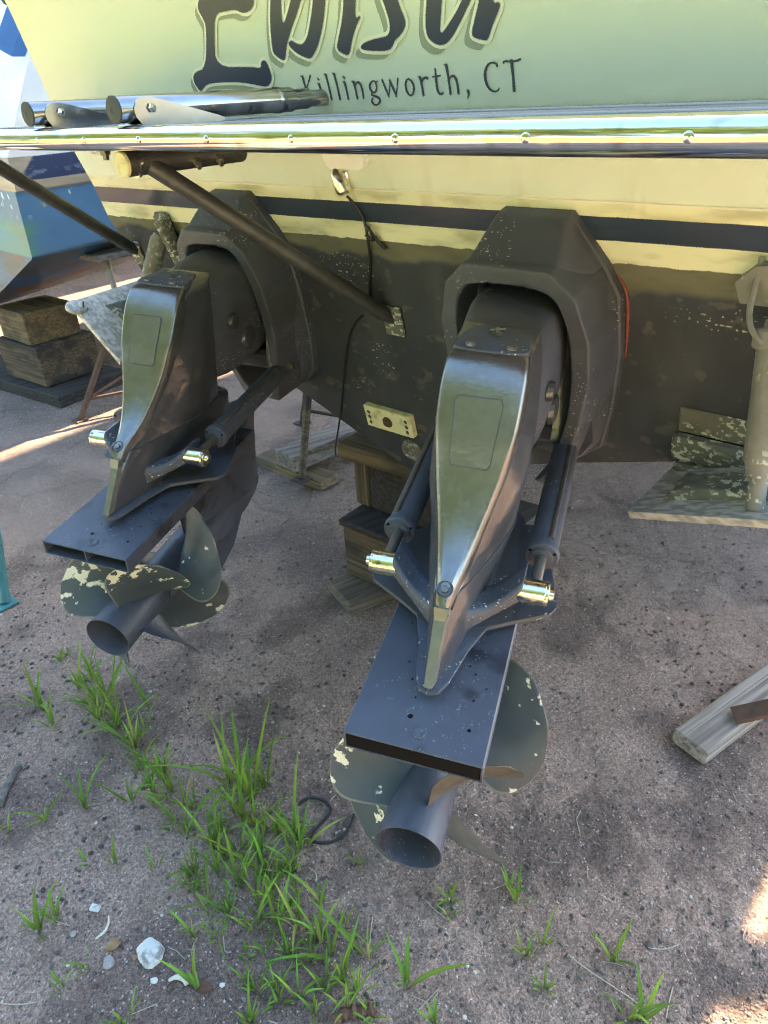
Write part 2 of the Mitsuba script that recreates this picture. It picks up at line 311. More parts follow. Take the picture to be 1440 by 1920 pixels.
def lathe(profile, p0, axis, sides=32):
    """profile: (distance along the axis, radius) pairs, from p0."""
    axis = np.asarray(axis, float) / np.linalg.norm(axis); p0 = np.asarray(p0, float)
    up = np.array([0, 0, 1.0]) if abs(axis[2]) < 0.9 else np.array([1.0, 0, 0])
    a = np.cross(axis, up); a /= np.linalg.norm(a); b = np.cross(a, axis)
    ang = np.arange(sides) * 2 * np.pi / sides
    return loft([p0 + axis * d + r * (np.cos(ang)[:, None] * a + np.sin(ang)[:, None] * b) for d, r in profile], cap=True)
def chaikin(P, n=2):
    P = np.asarray(P, float)
    for _ in range(n):
        Q = np.roll(P, -1, axis=0)
        P = np.stack([0.75 * P + 0.25 * Q, 0.25 * P + 0.75 * Q], 1).reshape(-1, P.shape[1])
    return P
def smooth_path(P, n=8):
    from scipy.interpolate import CubicSpline
    P = np.asarray(P, float); t = np.concatenate([[0], np.cumsum(np.linalg.norm(np.diff(P, axis=0), axis=1))])
    return CubicSpline(t, P)(np.linspace(0, t[-1], (len(P) - 1) * n + 1))
def rock(r, seed, flat=0.7, sub=2, rough=0.35):
    m = trimesh.creation.icosphere(subdivisions=sub)
    v = m.vertices.copy()
    d = meshkit.fbm(v * 1.3 + seed * 7.1, seed=int(seed)) - meshkit.fbm(v * 1.3 + seed * 7.1, seed=int(seed)).mean()
    v *= (1 + rough * 2 * d)[:, None]
    v *= r * np.array([1, 0.85, flat])
    m.vertices = v
    return m
def moved(m, R=None, t=(0, 0, 0)):
    m = m.copy(); M = np.eye(4)
    if R is not None: M[:3, :3] = R
    M[:3, 3] = t
    m.apply_transform(M)
    return m
def rotz(a):
    return np.array([[math.cos(a), -math.sin(a), 0], [math.sin(a), math.cos(a), 0], [0, 0, 1]])

def soften(m, edge=.008, it=12):
    """One watertight body with its edges rounded: refine, then smooth."""
    ps = [m] if isinstance(m, trimesh.Trimesh) else list(m)
    M = None
    for q_ in ps:
        q_ = q_.copy(); q_.merge_vertices(); trimesh.repair.fix_normals(q_)
        a_ = Manifold(Mesh(np.asarray(q_.vertices, np.float32), np.asarray(q_.faces, np.uint32)))
        M = a_ if M is None else M + a_
    M = M.refine_to_length(edge).to_mesh()
    o_ = trimesh.Trimesh(np.array(M.vert_properties[:, :3], float), np.array(M.tri_verts), process=True)
    trimesh.smoothing.filter_taubin(o_, lamb=.5, nu=.51, iterations=it)
    return o_

# transom plane: X across, s up the raked transom, t outwards (aft)
RK = math.radians(13)
def ts(X, s, t=0.0):
    return np.array([X, 1.25 - s * math.sin(RK) - t * math.cos(RK), 1.456 + s * math.cos(RK) - t * math.sin(RK)])
def on_transom(m):
    """Mesh in (X, s, t) -> world."""
    m = m.copy(); v = m.vertices
    m.vertices = np.stack([v[:, 0], 1.25 - v[:, 1] * math.sin(RK) - v[:, 2] * math.cos(RK), 1.456 + v[:, 1] * math.cos(RK) - v[:, 2] * math.sin(RK)], 1)
    trimesh.repair.fix_normals(m)
    return m
def s_of(z):
    return (z - 1.456) / math.cos(RK)
def yt(z):
    return 1.25 + (1.456 - z) * math.tan(RK)
def decal(shape, t, th=0.0006):
    shape = shape.buffer(0)
    gs = list(getattr(shape, 'geoms', [shape]))
    m = cat(*[trimesh.creation.extrude_polygon(g, th, engine='earcut') for g in gs if g.area > 1e-9])
    m.apply_translation([0, 0, t])
    return on_transom(m)

# ------------------------------------------------------------------ ground (one sheet, finest where the yard is seen)
def graded(lo, hi, step, far):
    a = list(np.arange(lo, hi + 1e-6, step)); s = step
    x = lo
    left = []
    while x > -far:
        s *= 1.25; x -= s; left.append(x)
    s = step; x = hi; right = []
    while x < far:
        s *= 1.25; x += s; right.append(x)
    return np.array(left[::-1] + a + right)
def ground_h(x, y):
    P = np.stack([x, y, np.zeros_like(x)], -1).reshape(-1, 3)
    h = 0.020 * (meshkit.fbm(P * 2.2, octaves=3, seed=3) - 0.5) + 0.012 * (meshkit.fbm(P * 11, octaves=3, seed=5) - 0.5)
    h2 = meshkit.fbm(P * 45, octaves=3, seed=8)
    soft = np.clip(1.6 - (P[:, 1] * 0.75 - P[:, 0] * 0.35) , 0.25, 1)
    h += soft * 0.013 * (h2 - 0.5)
    far = np.clip(1 - (np.hypot(P[:, 0] + 1, P[:, 1] - 1) - 4) / 6, 0, 1)
    return (h * far).reshape(np.shape(x))
gx, gy = graded(-2.7, 0.35, 0.0065, 150), graded(-0.15, 2.5, 0.0065, 150)
GX, GY = np.meshgrid(gx, gy)
GZ = ground_h(GX, GY)
nx, ny = len(gx), len(gy)
ii, jj = np.meshgrid(np.arange(ny - 1), np.arange(nx - 1), indexing='ij')
q = (ii * nx + jj).ravel()
gv = np.stack([GX.ravel(), GY.ravel(), GZ.ravel()], 1)
gf = np.vstack([np.stack([q, q + 1, q + nx + 1], 1), np.stack([q, q + nx + 1, q + nx], 1)])
struct('ground', trimesh.Trimesh(gv, gf, process=False), 'ground_mat')
def gz(x, y):
    return float(ground_h(np.array([x]), np.array([y]))[0])
# sunlit grass beyond the yard, on the photographer's side
lx, ly = np.meshgrid(np.linspace(-40, 40, 40), np.linspace(-60, -1.9, 30))
lz = 0.03 + 0.25 * np.clip((-2.5 - ly) / 10, 0, 3) - 0.06 * (ly > -2.0)
q = (np.arange(29)[:, None] * 40 + np.arange(39)).ravel()
struct('lawn', trimesh.Trimesh(np.stack([lx.ravel(), ly.ravel(), lz.ravel()], 1), np.vstack([np.stack([q, q + 1, q + 41], 1), np.stack([q, q + 41, q + 40], 1)]), process=False), 'lawn_mat')

# ------------------------------------------------------------------ the motor boat
boat = thing('motor_boat', 'cream motor boat with navy stripe, dark bottom and black script lettering, standing on timber blocks', 'boat')
CX = -1.19
prof_p = [(-1.21, .505), (-1.73, .735), (-2.255, .965), (-2.262, .985), (-2.334, 1.17), (-2.342, 1.28), (-2.374, 1.40), (-2.376, 1.725), (-2.395, 1.95)]
prof_s = [(-.70, .695), (-.135, .885), (-.125, .905), (-.045, 1.17), (-.035, 1.28), (-.012, 1.40), (-.008, 1.725), (.0, 1.95)]
sect = prof_p + prof_s[::-1]
def hull_ring(Y, wide, rise, rake):
    return [(CX + (x - CX) * wide, Y + ((1.456 - z) * math.tan(RK) if rake else 0), z + rise * (1.95 - z) / 1.45) for x, z in sect]
rings = [hull_ring(1.25, 1, 0, True), hull_ring(2.6, 1.0, -.02, False), hull_ring(4.5, 1.0, -.02, False), hull_ring(6.2, .93, .1, False), hull_ring(7.4, .6, .4, False), hull_ring(8.2, .06, .8, False)]
m = loft(rings, cap=False)
nb = len(sect)
import mapbox_earcut
tri = mapbox_earcut.triangulate_float64(np.array(sect), np.array([nb])).reshape(-1, 3)
m = trimesh.Trimesh(m.vertices, np.vstack([m.faces, tri]), process=False)
trimesh.repair.fix_normals(m)
part('hull', m, 'hull_paint', boat, smooth=20)
part('deck', cat(cbox(-2.34, -.06, 1.18, 5.5, 1.951, 1.99, .01), cbox(-2.0, -.38, 5.5, 7.0, 1.951, 1.99, .01)), 'hull_top', boat)
cab = part('cabin', hull_of([(x, y, z) for x0, x1, y0, y1, z in ((-2.1, -.28, 3.2, 6.4, 1.98), (-2.0, -.38, 3.5, 5.6, 3.1)) for x in (x0, x1) for y in (y0, y1)]), 'hull_top', boat, smooth=False)
for sx in (-1, 1):
    part('window', cbox(CX + sx * .862 - .006, CX + sx * .862 + .006, 3.8, 5.3, 2.55, 2.85, .003), 'glass_dark', cab)
part('outrigger', tube([(-.10, 4.05, 2.0), (.5, 4.9, 2.2), (1.0, 5.6, 2.4)], [.045, .04, .03], 12), 'stainless', boat)
part('rub_rail', tube([(-2.40, 1.19, 1.775), (-2.405, 2.6, 1.775), (-2.42, 4.5, 1.775)], .022), 'rubber', boat)
# strake moulded along the transom just above the stripe
part('crease', on_transom(trimesh.creation.box(bounds=[(-2.25, s_of(1.3035), -.001), (-.12, s_of(1.3065), .0022)])), 'hull_top', boat)

# lettering on the transom
D = json.loads(r'''{"LET":[[[-1.5191,0.2441],[-1.5426,0.2271],[-1.5468,0.2158],[-1.5387,0.2005],[-1.5351,0.1846],[-1.582,0.1062],[-1.6269,0.1012],[-1.6433,0.0895],[-1.643,0.0744],[-1.6317,0.0571],[-1.6161,0.0631],[-1.6004,0.0711],[-1.5624,0.0744],[-1.4771,0.0722],[-1.416,0.0624],[-1.3864,0.0574],[-1.3643,0.0718],[-1.364,0.09],[-1.3673,0.1068],[-1.3773,0.1119],[-1.3892,0.1063],[-1.3909,0.096],[-1.4219,0.1009],[-1.5446,0.1066],[-1.5155,0.1651],[-1.4927,0.2031],[-1.4573,0.2051],[-1.4216,0.2053],[-1.4047,0.1971],[-1.3833,0.1969],[-1.3623,0.2061],[-1.3558,0.2197],[-1.3659,0.2328],[-1.4316,0.2386],[-1.4677,0.2452],[-1.4469,0.2855],[-1.4273,0.318],[-1.3672,0.3185],[-1.2992,0.3124],[-1.2801,0.3241],[-1.2883,0.3358],[-1.3755,0.3446],[-1.4419,0.3465],[-1.4771,0.3399],[-1.4766,0.3205],[-1.4812,0.2895],[-1.5027,0.2551]],[[-1.2654,0.3043],[-1.2909,0.2483],[-1.3101,0.2113],[-1.329,0.1722],[-1.3428,0.1243],[-1.3372,0.1165],[-1.3157,0.1039],[-1.3062,0.109],[-1.2939,0.1318],[-1.2714,0.1553],[-1.236,0.1885],[-1.2037,0.2238],[-1.2342,0.227],[-1.2724,0.1838],[-1.2925,0.166],[-1.2789,0.2083],[-1.2531,0.2628],[-1.232,0.3035],[-1.2453,0.3123]],[[-1.1825,0.2215],[-1.1918,0.1999],[-1.212,0.1667],[-1.2301,0.1419],[-1.2483,0.1304],[-1.2675,0.1351],[-1.2757,0.1411],[-1.2878,0.1377],[-1.2886,0.1306],[-1.2718,0.1155],[-1.2379,0.1028],[-1.2262,0.1063],[-1.2021,0.1256],[-1.1768,0.1598],[-1.1576,0.1966],[-1.1447,0.2249],[-1.1518,0.2402],[-1.1747,0.2464],[-1.2033,0.2386],[-1.1948,0.2266]],[[-1.1022,0.2203],[-1.1135,0.1923],[-1.124,0.167],[-1.1436,0.1375],[-1.1537,0.1223],[-1.1547,0.1134],[-1.1329,0.1027],[-1.1233,0.1049],[-1.1102,0.1272],[-1.0914,0.1509],[-1.0766,0.1622],[-1.0806,0.167],[-1.0912,0.1619],[-1.0818,0.1893],[-1.0701,0.2169],[-1.0845,0.2238]],[[-1.021,0.2254],[-1.0225,0.1942],[-1.0157,0.1722],[-1.0104,0.1481],[-1.0151,0.1336],[-1.0244,0.1287],[-1.041,0.128],[-1.0715,0.1252],[-1.0889,0.1198],[-1.0932,0.1134],[-1.0853,0.1089],[-1.0529,0.1053],[-1.0236,0.1041],[-1.0116,0.1103],[-1.0055,0.119],[-0.9897,0.1261],[-0.9761,0.1368],[-0.9718,0.1485],[-0.9779,0.1651],[-0.984,0.1834],[-0.9832,0.2007],[-0.9563,0.2247],[-0.9651,0.2324]],[[-0.9098,0.2161],[-0.9188,0.1804],[-0.9303,0.1432],[-0.931,0.1235],[-0.9239,0.1132],[-0.9094,0.1056],[-0.8933,0.1045],[-0.8787,0.1114],[-0.859,0.1304],[-0.8357,0.1556],[-0.8184,0.177],[-0.8078,0.1982],[-0.8247,0.2001],[-0.8428,0.1729],[-0.8605,0.1528],[-0.8927,0.126],[-0.8981,0.125],[-0.8987,0.13],[-0.8848,0.1771],[-0.8777,0.2124]],[[-0.8032,0.1977],[-0.8132,0.1634],[-0.8261,0.1379],[-0.835,0.1188],[-0.8316,0.1115],[-0.8091,0.105],[-0.8013,0.1059],[-0.7906,0.1249],[-0.7716,0.1514],[-0.7724,0.1569],[-0.7776,0.1594],[-0.7852,0.1569],[-0.779,0.1793],[-0.7751,0.1945]]],"TUFT":[[-1.788,0.431,0.148],[-1.678,0.415,0.121],[-1.413,0.256,0.15],[-1.362,0.334,0.12],[-1.292,0.419,0.102],[-1.535,0.626,0.11],[-1.175,0.302,0.058],[-1.09,0.353,0.069],[-1.218,0.259,0.041],[-1.159,0.114,0.119],[-1.154,0.147,0.065],[-1.011,0.087,0.06],[-1.011,0.137,0.072],[-0.861,0.133,0.087],[-1.451,0.18,0.074],[-0.885,0.313,0.095],[-0.807,0.258,0.11],[-0.582,0.516,0.123],[-0.485,0.518,0.138],[-0.732,0.646,0.046],[-0.497,0.688,0.043],[-0.407,0.796,0.086],[-0.337,0.714,0.071],[-0.32,0.754,0.072],[-0.277,0.686,0.078],[-0.197,0.813,0.14],[-0.13,0.735,0.103],[-0.111,0.751,0.094],[-0.406,0.505,0.057],[-0.547,0.414,0.087],[-0.591,0.373,0.096],[-0.676,0.286,0.086],[-0.516,0.709,0.049],[-0.434,0.812,0.049],[-0.501,0.44,0.057]],"STRIP":[[-1.763,0.544,0.106],[-1.801,0.601,0.094],[-1.658,0.571,0.134],[-1.638,0.533,0.103],[-1.558,0.545,0.144],[-1.487,0.526,0.126],[-1.431,0.524,0.11],[-1.366,0.506,0.107],[-1.303,0.513,0.119],[-1.277,0.471,0.103],[-1.238,0.501,0.116],[-1.172,0.494,0.1],[-1.15,0.454,0.098],[-1.105,0.453,0.085],[-1.535,0.514,0.085],[-1.924,0.598,0.064]],"CLUMP":[[-1.132,0.605,0.193],[-1.092,0.615,0.153],[-1.052,0.607,0.189],[-1.048,0.553,0.135],[-0.985,0.566,0.145],[-1.034,0.509,0.109],[-1.021,0.467,0.094],[-0.961,0.497,0.14],[-0.912,0.519,0.128],[-0.934,0.589,0.108],[-0.893,0.603,0.131],[-0.859,0.595,0.106],[-0.835,0.531,0.102],[-0.996,0.403,0.08],[-0.958,0.433,0.091],[-0.901,0.447,0.101],[-0.854,0.454,0.1],[-0.809,0.475,0.088],[-0.781,0.512,0.077],[-0.736,0.533,0.088],[-0.995,0.372,0.068],[-0.928,0.38,0.077],[-0.872,0.394,0.076],[-0.806,0.405,0.085],[-0.766,0.436,0.085],[-0.731,0.465,0.096],[-0.68,0.477,0.115],[-0.641,0.468,0.113],[-0.668,0.434,0.082],[-0.709,0.414,0.062],[-0.743,0.386,0.062],[-0.597,0.453,0.08],[-1.056,0.664,0.116],[-0.895,0.362,0.065],[-0.608,0.419,0.099],[-0.553,0.451,0.079],[-0.635,0.373,0.078],[-0.707,0.326,0.059],[-0.66,0.34,0.068],[-0.844,0.556,0.115],[-0.873,0.501,0.125]],"STONE":[[-0.928,0.237,0.059],[-1.007,0.197,0.029],[-0.981,0.171,0.026],[-0.878,0.211,0.014],[-0.965,0.13,0.011],[-0.794,0.268,0.029],[-0.947,0.212,0.013],[-1.097,0.155,0.014],[-1.225,0.189,0.012],[-0.988,0.258,0.01],[-0.768,0.292,0.011]],"SHELL":[[-0.855,0.229],[-0.841,0.248],[-0.82,0.247],[-1.105,0.214],[-1.067,0.223],[-1.046,0.204],[-1.047,0.18],[-0.942,0.546]],"CABLE":[[-0.946,0.671],[-0.916,0.714],[-0.874,0.709],[-0.864,0.644],[-0.854,0.625],[-0.824,0.64],[-0.801,0.679],[-0.808,0.714],[-0.819,0.734]],"ROOT":[[-0.55,0.385],[-0.542,0.41],[-0.522,0.433],[-0.506,0.453]],"TWIG":[[[-1.535,0.199],[-1.586,0.249],[-1.616,0.29]],[[-0.271,0.767],[-0.208,0.766],[-0.161,0.77],[-0.092,0.766]],[[-0.154,0.877],[-0.128,0.893],[-0.109,0.919]],[[-0.079,0.782],[-0.084,0.807],[-0.089,0.839]],[[-1.081,-0.007],[-1.048,0.02],[-1.028,0.042]],[[-1.88,0.556],[-1.912,0.591]],[[-1.161,0.24],[-1.134,0.23]]]}''')
NAME = [sg.Polygon(chaikin(P, 2)).buffer(0.0015).buffer(-0.0015) for P in D['LET']]
for k, P in enumerate(NAME):
    core = P.buffer(0)
    halo = core.buffer(0.0055)
    from shapely import affinity
    lab = {0: 'navy letter E with grey drop shadow'}.get(k)
    L = part('name_letter', decal(core.buffer(-.0012), .0034), 'ink', boat, smooth=False, label=lab)
    part('outline', decal(core.difference(core.buffer(-.0010)), .0030), 'ink_edge', L, smooth=False)
    part('halo', decal(halo, .0020), 'ink_halo', L, smooth=False)
    part('shadow', decal(affinity.translate(core.buffer(.002), -.016, -.011), .0010), 'ink_shadow', L, smooth=False)

def stroke(pts, w):
    pts = np.asarray(pts, float); w = np.broadcast_to(w, (len(pts),))
    if len(pts) > 2:
        t = np.linspace(0, len(pts) - 1, (len(pts) - 1) * 7 + 1)
        from scipy.interpolate import CubicSpline
        pts2 = CubicSpline(np.arange(len(pts)), pts)(t); w = np.interp(t, np.arange(len(pts)), w); pts = pts2
    gs = [sg.Point(p).buffer(r / 2, 8) for p, r in zip(pts, w)]
    return unary_union([unary_union([gs[i], gs[i + 1]]).convex_hull for i in range(len(gs) - 1)])
def gl(*s):
    return unary_union(list(s))
st = lambda x, a, b, w=.115: stroke([(x - .03, a), (x, (a + b) / 2), (x + .01, b)], [w * 1.15, w * .85, w])
serif = lambda x, y, w=.2: stroke([(x - w * .6, y + .05), (x, y)], [.03, .07])
GLY = {
 'K': (.80, gl(st(.14, 1.0, .0), serif(.10, .98), stroke([(.62, 1.0), (.40, .74), (.17, .50)], [.10, .05, .05]), stroke([(.24, .55), (.45, .28), (.80, -.02)], [.06, .12, .06]))),
 'i': (.36, gl(st(.12, .64, .0), serif(.09, .63), stroke([(.09, .86), (.14, .83)], .10))),
 'l': (.34, gl(st(.12, 1.0, .0), serif(.09, .99))),
 'n': (.68, gl(st(.12, .64, .0), serif(.09, .63), stroke([(.14, .46), (.30, .62), (.47, .52), (.50, .0)], [.04, .08, .11, .10]))),
 'g': (.66, gl(stroke([(.50, .50), (.34, .63), (.14, .48), (.14, .30), (.30, .18), (.47, .30), (.50, .50)], [.06, .06, .11, .11, .06, .09, .08]), stroke([(.47, .56), (.64, .62)], [.07, .04]), stroke([(.24, .20), (.18, .08), (.46, .0), (.56, -.16), (.32, -.30), (.10, -.20), (.18, -.04)], [.05, .07, .10, .10, .06, .09, .05]))),
 'w': (.98, gl(stroke([(.04, .64), (.16, .30), (.26, .0)], [.10, .11, .08]), stroke([(.26, .02), (.38, .32), (.48, .60)], [.05, .05, .05]), stroke([(.46, .62), (.58, .30), (.68, .0)], [.09, .11, .08]), stroke([(.68, .02), (.80, .34), (.92, .66)], [.05, .05, .07]))),
 'o': (.66, stroke([(.32, .63), (.13, .46), (.13, .18), (.31, .0), (.51, .18), (.50, .46), (.30, .63)], [.06, .10, .11, .06, .10, .10, .06])),
 'r': (.52, gl(st(.12, .64, .0), serif(.09, .63), stroke([(.15, .44), (.28, .61), (.46, .60)], [.04, .08, .11]))),
 't': (.50, gl(stroke([(.20, .92), (.18, .50), (.20, .12), (.34, .0), (.46, .06)], [.06, .11, .11, .09, .05]), stroke([(.02, .64), (.42, .66)], [.06, .06]))),
 'h': (.68, gl(st(.12, 1.0, .0), serif(.09, .99), stroke([(.14, .46), (.30, .62), (.47, .52), (.52, .0)], [.04, .08, .11, .10]))),
 ',': (.36, stroke([(.12, .06), (.15, -.04), (.06, -.20)], [.12, .09, .03])),
 ' ': (.14, None),
 'C': (.80, stroke([(.70, .86), (.52, .98), (.24, .86), (.12, .50), (.24, .14), (.50, .0), (.72, .10)], [.09, .06, .09, .13, .10, .07, .05])),
 'T': (.78, gl(st(.38, .98, .0, .12), stroke([(.02, .93), (.10, .99), (.40, .97), (.74, 1.02)], [.06, .07, .06, .08]))),
}
x, h = -1.277, .0455
for ch in 'Killingworth, CT':
    adv, shape = GLY[ch]
    if shape is not None:
        s = affinity.affine_transform(shape, [h, .0, .0, h, x, s_of(1.481) + .002])
        part('port_letter', decal(s, .0012), 'ink_text', boat, smooth=False)
    x += h * (adv + .188)

# ---- swim platform
plat = part('swim_platform', cat(*[cbox(-2.16, -.07, y0, y0 + .05, 1.4215, 1.4270, .001) for y0 in (.87, 1.03, 1.19)]), 'rubber', boat, label='weathered wooden swim platform with a bright steel edge')
for k in range(5):
    y0 = .842 + k * .0795
    mm = cbox(-2.17, -.06, y0, y0 + .0755, 1.4275, 1.4575 + .0012 * (k % 2), .004)
    part('plank', mm, 'teak', plat)
# half-round stainless rail on the aft edge
ang = np.linspace(-math.pi / 2, math.pi / 2, 15)
ring = [(.8385 - .0245 * math.cos(a) ** .8, 1.4405 + .0212 * math.sin(a)) for a in ang] + [(.8405, 1.4617), (.8405, 1.4193)]
xs = np.linspace(-2.2, -.03, 60)
rail = loft([[(xx, y + .0008 * math.sin(xx * 9) , z + .0006 * math.sin(xx * 5 + 1)) for y, z in ring] for xx in xs])
rl = part('edge_rail', rail, 'stainless', plat, smooth=40, label='polished stainless edge rail')
X7 = [-2.02, -1.85, -1.47, -1.28, -1.081, -.877, -.677, -.48, -.292, -.11]
for xx in X7 + [-1.66]:
    sc = lathe([(0, .0062), (.0014, .0058), (.0026, .0042), (.0032, .001)], (xx, .8148, 1.4405), (0, -1, 0), 16)
    k = part('screw', sc, 'stainless', rl, label=None)
# boarding ladder: two telescopic tubes folded down on the planks
for k, (lx_, z0) in enumerate(((-1.70, 1.4885), (-1.362, 1.4885))):
    lt = None
    tb = lathe([(0, .0215), (.0, .0225), (.305, .0225), (.307, .0238), (.316, .0238), (.318, .0225), (.340, .0225), (.342, .019), (.375, .019), (.377, .0155), (.425, .0155), (.427, .012)], (lx_, .829, z0), (0, 1, -.004), 36); tb.vertices[:, 0] += .33 * (tb.vertices[:, 1] - .829)
    lt = part('ladder_tube', tb, 'ladder_steel', plat, label='front telescopic ladder tube, nearer the port letters' if k else 'rear telescopic ladder tube at the left end')
    cap_ = lathe([(0, .0234), (.004, .0234), (.0045, .021), (.005, .006), (.0045, .0055), (.004, .004)], (lx_, .8297, z0), (0, -1, .012), 36)
    part('end_cap', cap_, 'rubber', lt)
    for sx in (-1, 1):
        px_ = lx_ + .016 + sx * .0262
        pl_ = [(.864, z0 + .015), (.857, z0 + .010), (.852, z0), (.853, z0 - .012), (.864, 1.4595), (.90, 1.4595), (1.00, 1.4595), (1.01, 1.463), (1.00, 1.467), (.90, z0 + .010), (.88, z0 + .0155)]
        poly = sg.Polygon(pl_).convex_hull.buffer(.003, 6)
        br = trimesh.creation.extrude_polygon(poly, .003, engine='earcut')
        v = br.vertices.copy(); br.vertices = np.stack([px_ + v[:, 2] - .0015 + .33 * (v[:, 0] - .88), v[:, 0], v[:, 1]], 1); trimesh.repair.fix_normals(br)
        b = part('bracket', br, 'ladder_steel', lt, smooth=False)
        part('bolt', lathe([(0, .0085), (.006, .0085), (.0065, .006), (.010, .006), (.0105, .003)], (px_ + sx * .0015, .878, z0), (sx, 0, 0), 6), 'stainless', lt, smooth=False)
    part('foot', cbox(lx_ - .034, lx_ + .034, .85, .93, 1.4592, 1.4632, .001), 'stainless', lt)
# frame tube, bolts and struts under the platform
ft = part('frame_tube', lathe([(0, .0255), (.30, .0255), (.3, .02)], (-1.425, .862, 1.3945), (0.0, 1, .0), 28), 'galvanised', plat)
part('end_plug', lathe([(0, .0245), (.006, .0245), (.008, .022)], (-1.425, .862, 1.3925), (0, -1, 0), 28), 'anode_paint', ft)
part('clamp', lathe([(0, .0268), (.006, .0268)], (-1.425, .884, 1.3925), (0, 1, 0), 28), 'stainless', ft)
for y_ in (1.02, 1.08):
    part('bolt', lathe([(0, .009), (.011, .009), (.012, .006), (.02, .005)], (-1.40, y_, 1.385), (0.6, -.2, -.6), 6), 'pin_steel', ft, smooth=False)
part('bolt', lathe([(0, .012), (.012, .012), (.013, .007), (.022, .007)], (-1.50, .87, 1.4215), (0, 0, -1), 6), 'dull_steel', plat, smooth=False)
for yy, xx in ((.95, -1.30), (.93, -1.02), (.90, -.62)):
    part('bolt', lathe([(0, .007), (.004, .007), (.009, .003)], (xx, yy, 1.4225), (0, 0, -1), 8), 'dull_steel', plat, smooth=False)
for k, (a, b) in enumerate((((-1.42, .91, 1.392), (-1.151, 1.352, .996)), ((-2.112, .88, 1.398), (-2.24, 1.338, 1.07)))):
    a, b = np.array(a), np.array(b)
    d = (b - a) / np.linalg.norm(b - a)
    sm = cat(tube([a, a + (b - a) * .5, b - d * .03], .0185, 20), hull_of(np.vstack([tube([b - d * .06, b - d * .03], .0175, 12).vertices, tube([b - d * .03, b + d * .004], .008, 8).vertices])))
    so = part('platform_strut', sm, 'galvanised', boat, label=('diagonal steel strut in front of the transom', 'steel strut at the far left edge of the platform')[k])
    foot = on_transom(moved(cbox(-.03, .03, -.04, .04, 0, .010, .003), t=(b[0], s_of(b[2]), 0)))
    part('foot', foot, 'crust', so)

# ---- transom fittings
def tbox(X0, X1, z0, z1, t0, t1, b=.003):
    return on_transom(cbox(X0, X1, s_of(z0), s_of(z1), t0, t1, b))
sc_ = sg.Polygon([(-1.251, s_of(1.352)), (-1.131, s_of(1.352)), (-1.131, s_of(1.41)), (-1.251, s_of(1.41))]).buffer(-.022).buffer(.022)
m = trimesh.creation.extrude_polygon(sc_, .018, engine='earcut'); part('scupper', on_transom(m), 'white_plastic', boat, smooth=30, label='white rounded scupper under the platform')
part('scupper', tbox(-2.262, -2.222, 1.372, 1.42, 0, .022, .008), 'white_plastic', boat, label='small white fitting near the left hull edge')
tr_ = lathe([(0, .008), (.01, .0155), (.03, .0185), (.05, .017), (.056, .012)], ts(-1.223, s_of(1.352), .013), ts(-1.205, s_of(1.296), .02) - ts(-1.223, s_of(1.352), .013), 20)
fit = part('transducer', tr_, 'pin_steel', boat, label='small polished fitting with a cable below the scupper')
part('flange', tbox(-1.238, -1.20, 1.30, 1.345, 0, .008), 'stainless', fit)
pts = smooth_path([ts(-1.203, s_of(1.296), .018), ts(-1.193, s_of(1.276), .010), ts(-1.176, s_of(1.235), .007), ts(-1.174, s_of(1.205), .010), ts(-1.183, s_of(1.154), .006), ts(-1.206, s_of(1.08), .006), ts(-1.215, s_of(1.03), .006)], 6)
part('cable', tube(pts, .0034, 8), 'cable_mat', fit)
part('cable_knot', cat(tube(smooth_path([ts(-1.172, s_of(1.225), .008), ts(-1.15, s_of(1.215), .018), ts(-1.155, s_of(1.20), .012), ts(-1.172, s_of(1.212), .016)], 6), .004, 8), tube(smooth_path([ts(-1.158, s_of(1.215), .012), ts(-1.142, s_of(1.195), .010), ts(-1.128, s_of(1.178), .006)], 5), .0045, 8)), 'cable_mat', fit)
pts = smooth_path([ts(-1.255, s_of(.995), .006), ts(-1.30, s_of(.958), .005), ts(-1.352, s_of(.87), .006), (-1.445, 1.43, .66), (-1.55, 1.50, .50), (-1.78, 1.75, .28)], 6)
part('hanging_cable', tube(pts, .0030, 8), 'cable_mat', boat, label='thin dark cable hanging below the transom')
an = part('anode', tbox(-1.3235, -1.150, .648, .719, 0, .022, .003), 'anode_paint', boat, label='cream painted anode plate with a bolt in the middle')
part('bolt', on_transom(moved(lathe([(0, .017), (.003, .017), (.0035, .011), (.010, .010), (.011, .004)], (0, 0, 0), (0, 0, 1), 20), t=(-1.237, s_of(.683), .022))), 'rust', an)
for X in (-1.305, -1.168):
    for z in (.700, .683, .666):
        part('hole', on_transom(moved(lathe([(0, .0058), (.0006, .0058)], (0, 0, 0), (0, 0, 1), 14), t=(X, s_of(z), .0219))), 'galvanised', an)
part('drain', on_transom(moved(lathe([(0, .036), (.006, .034), (.010, .026), (.010, .016), (.004, .015)], (0, 0, 0), (0, 0, 1), 28), t=(-1.187, s_of(.585), 0))), 'crust', boat)
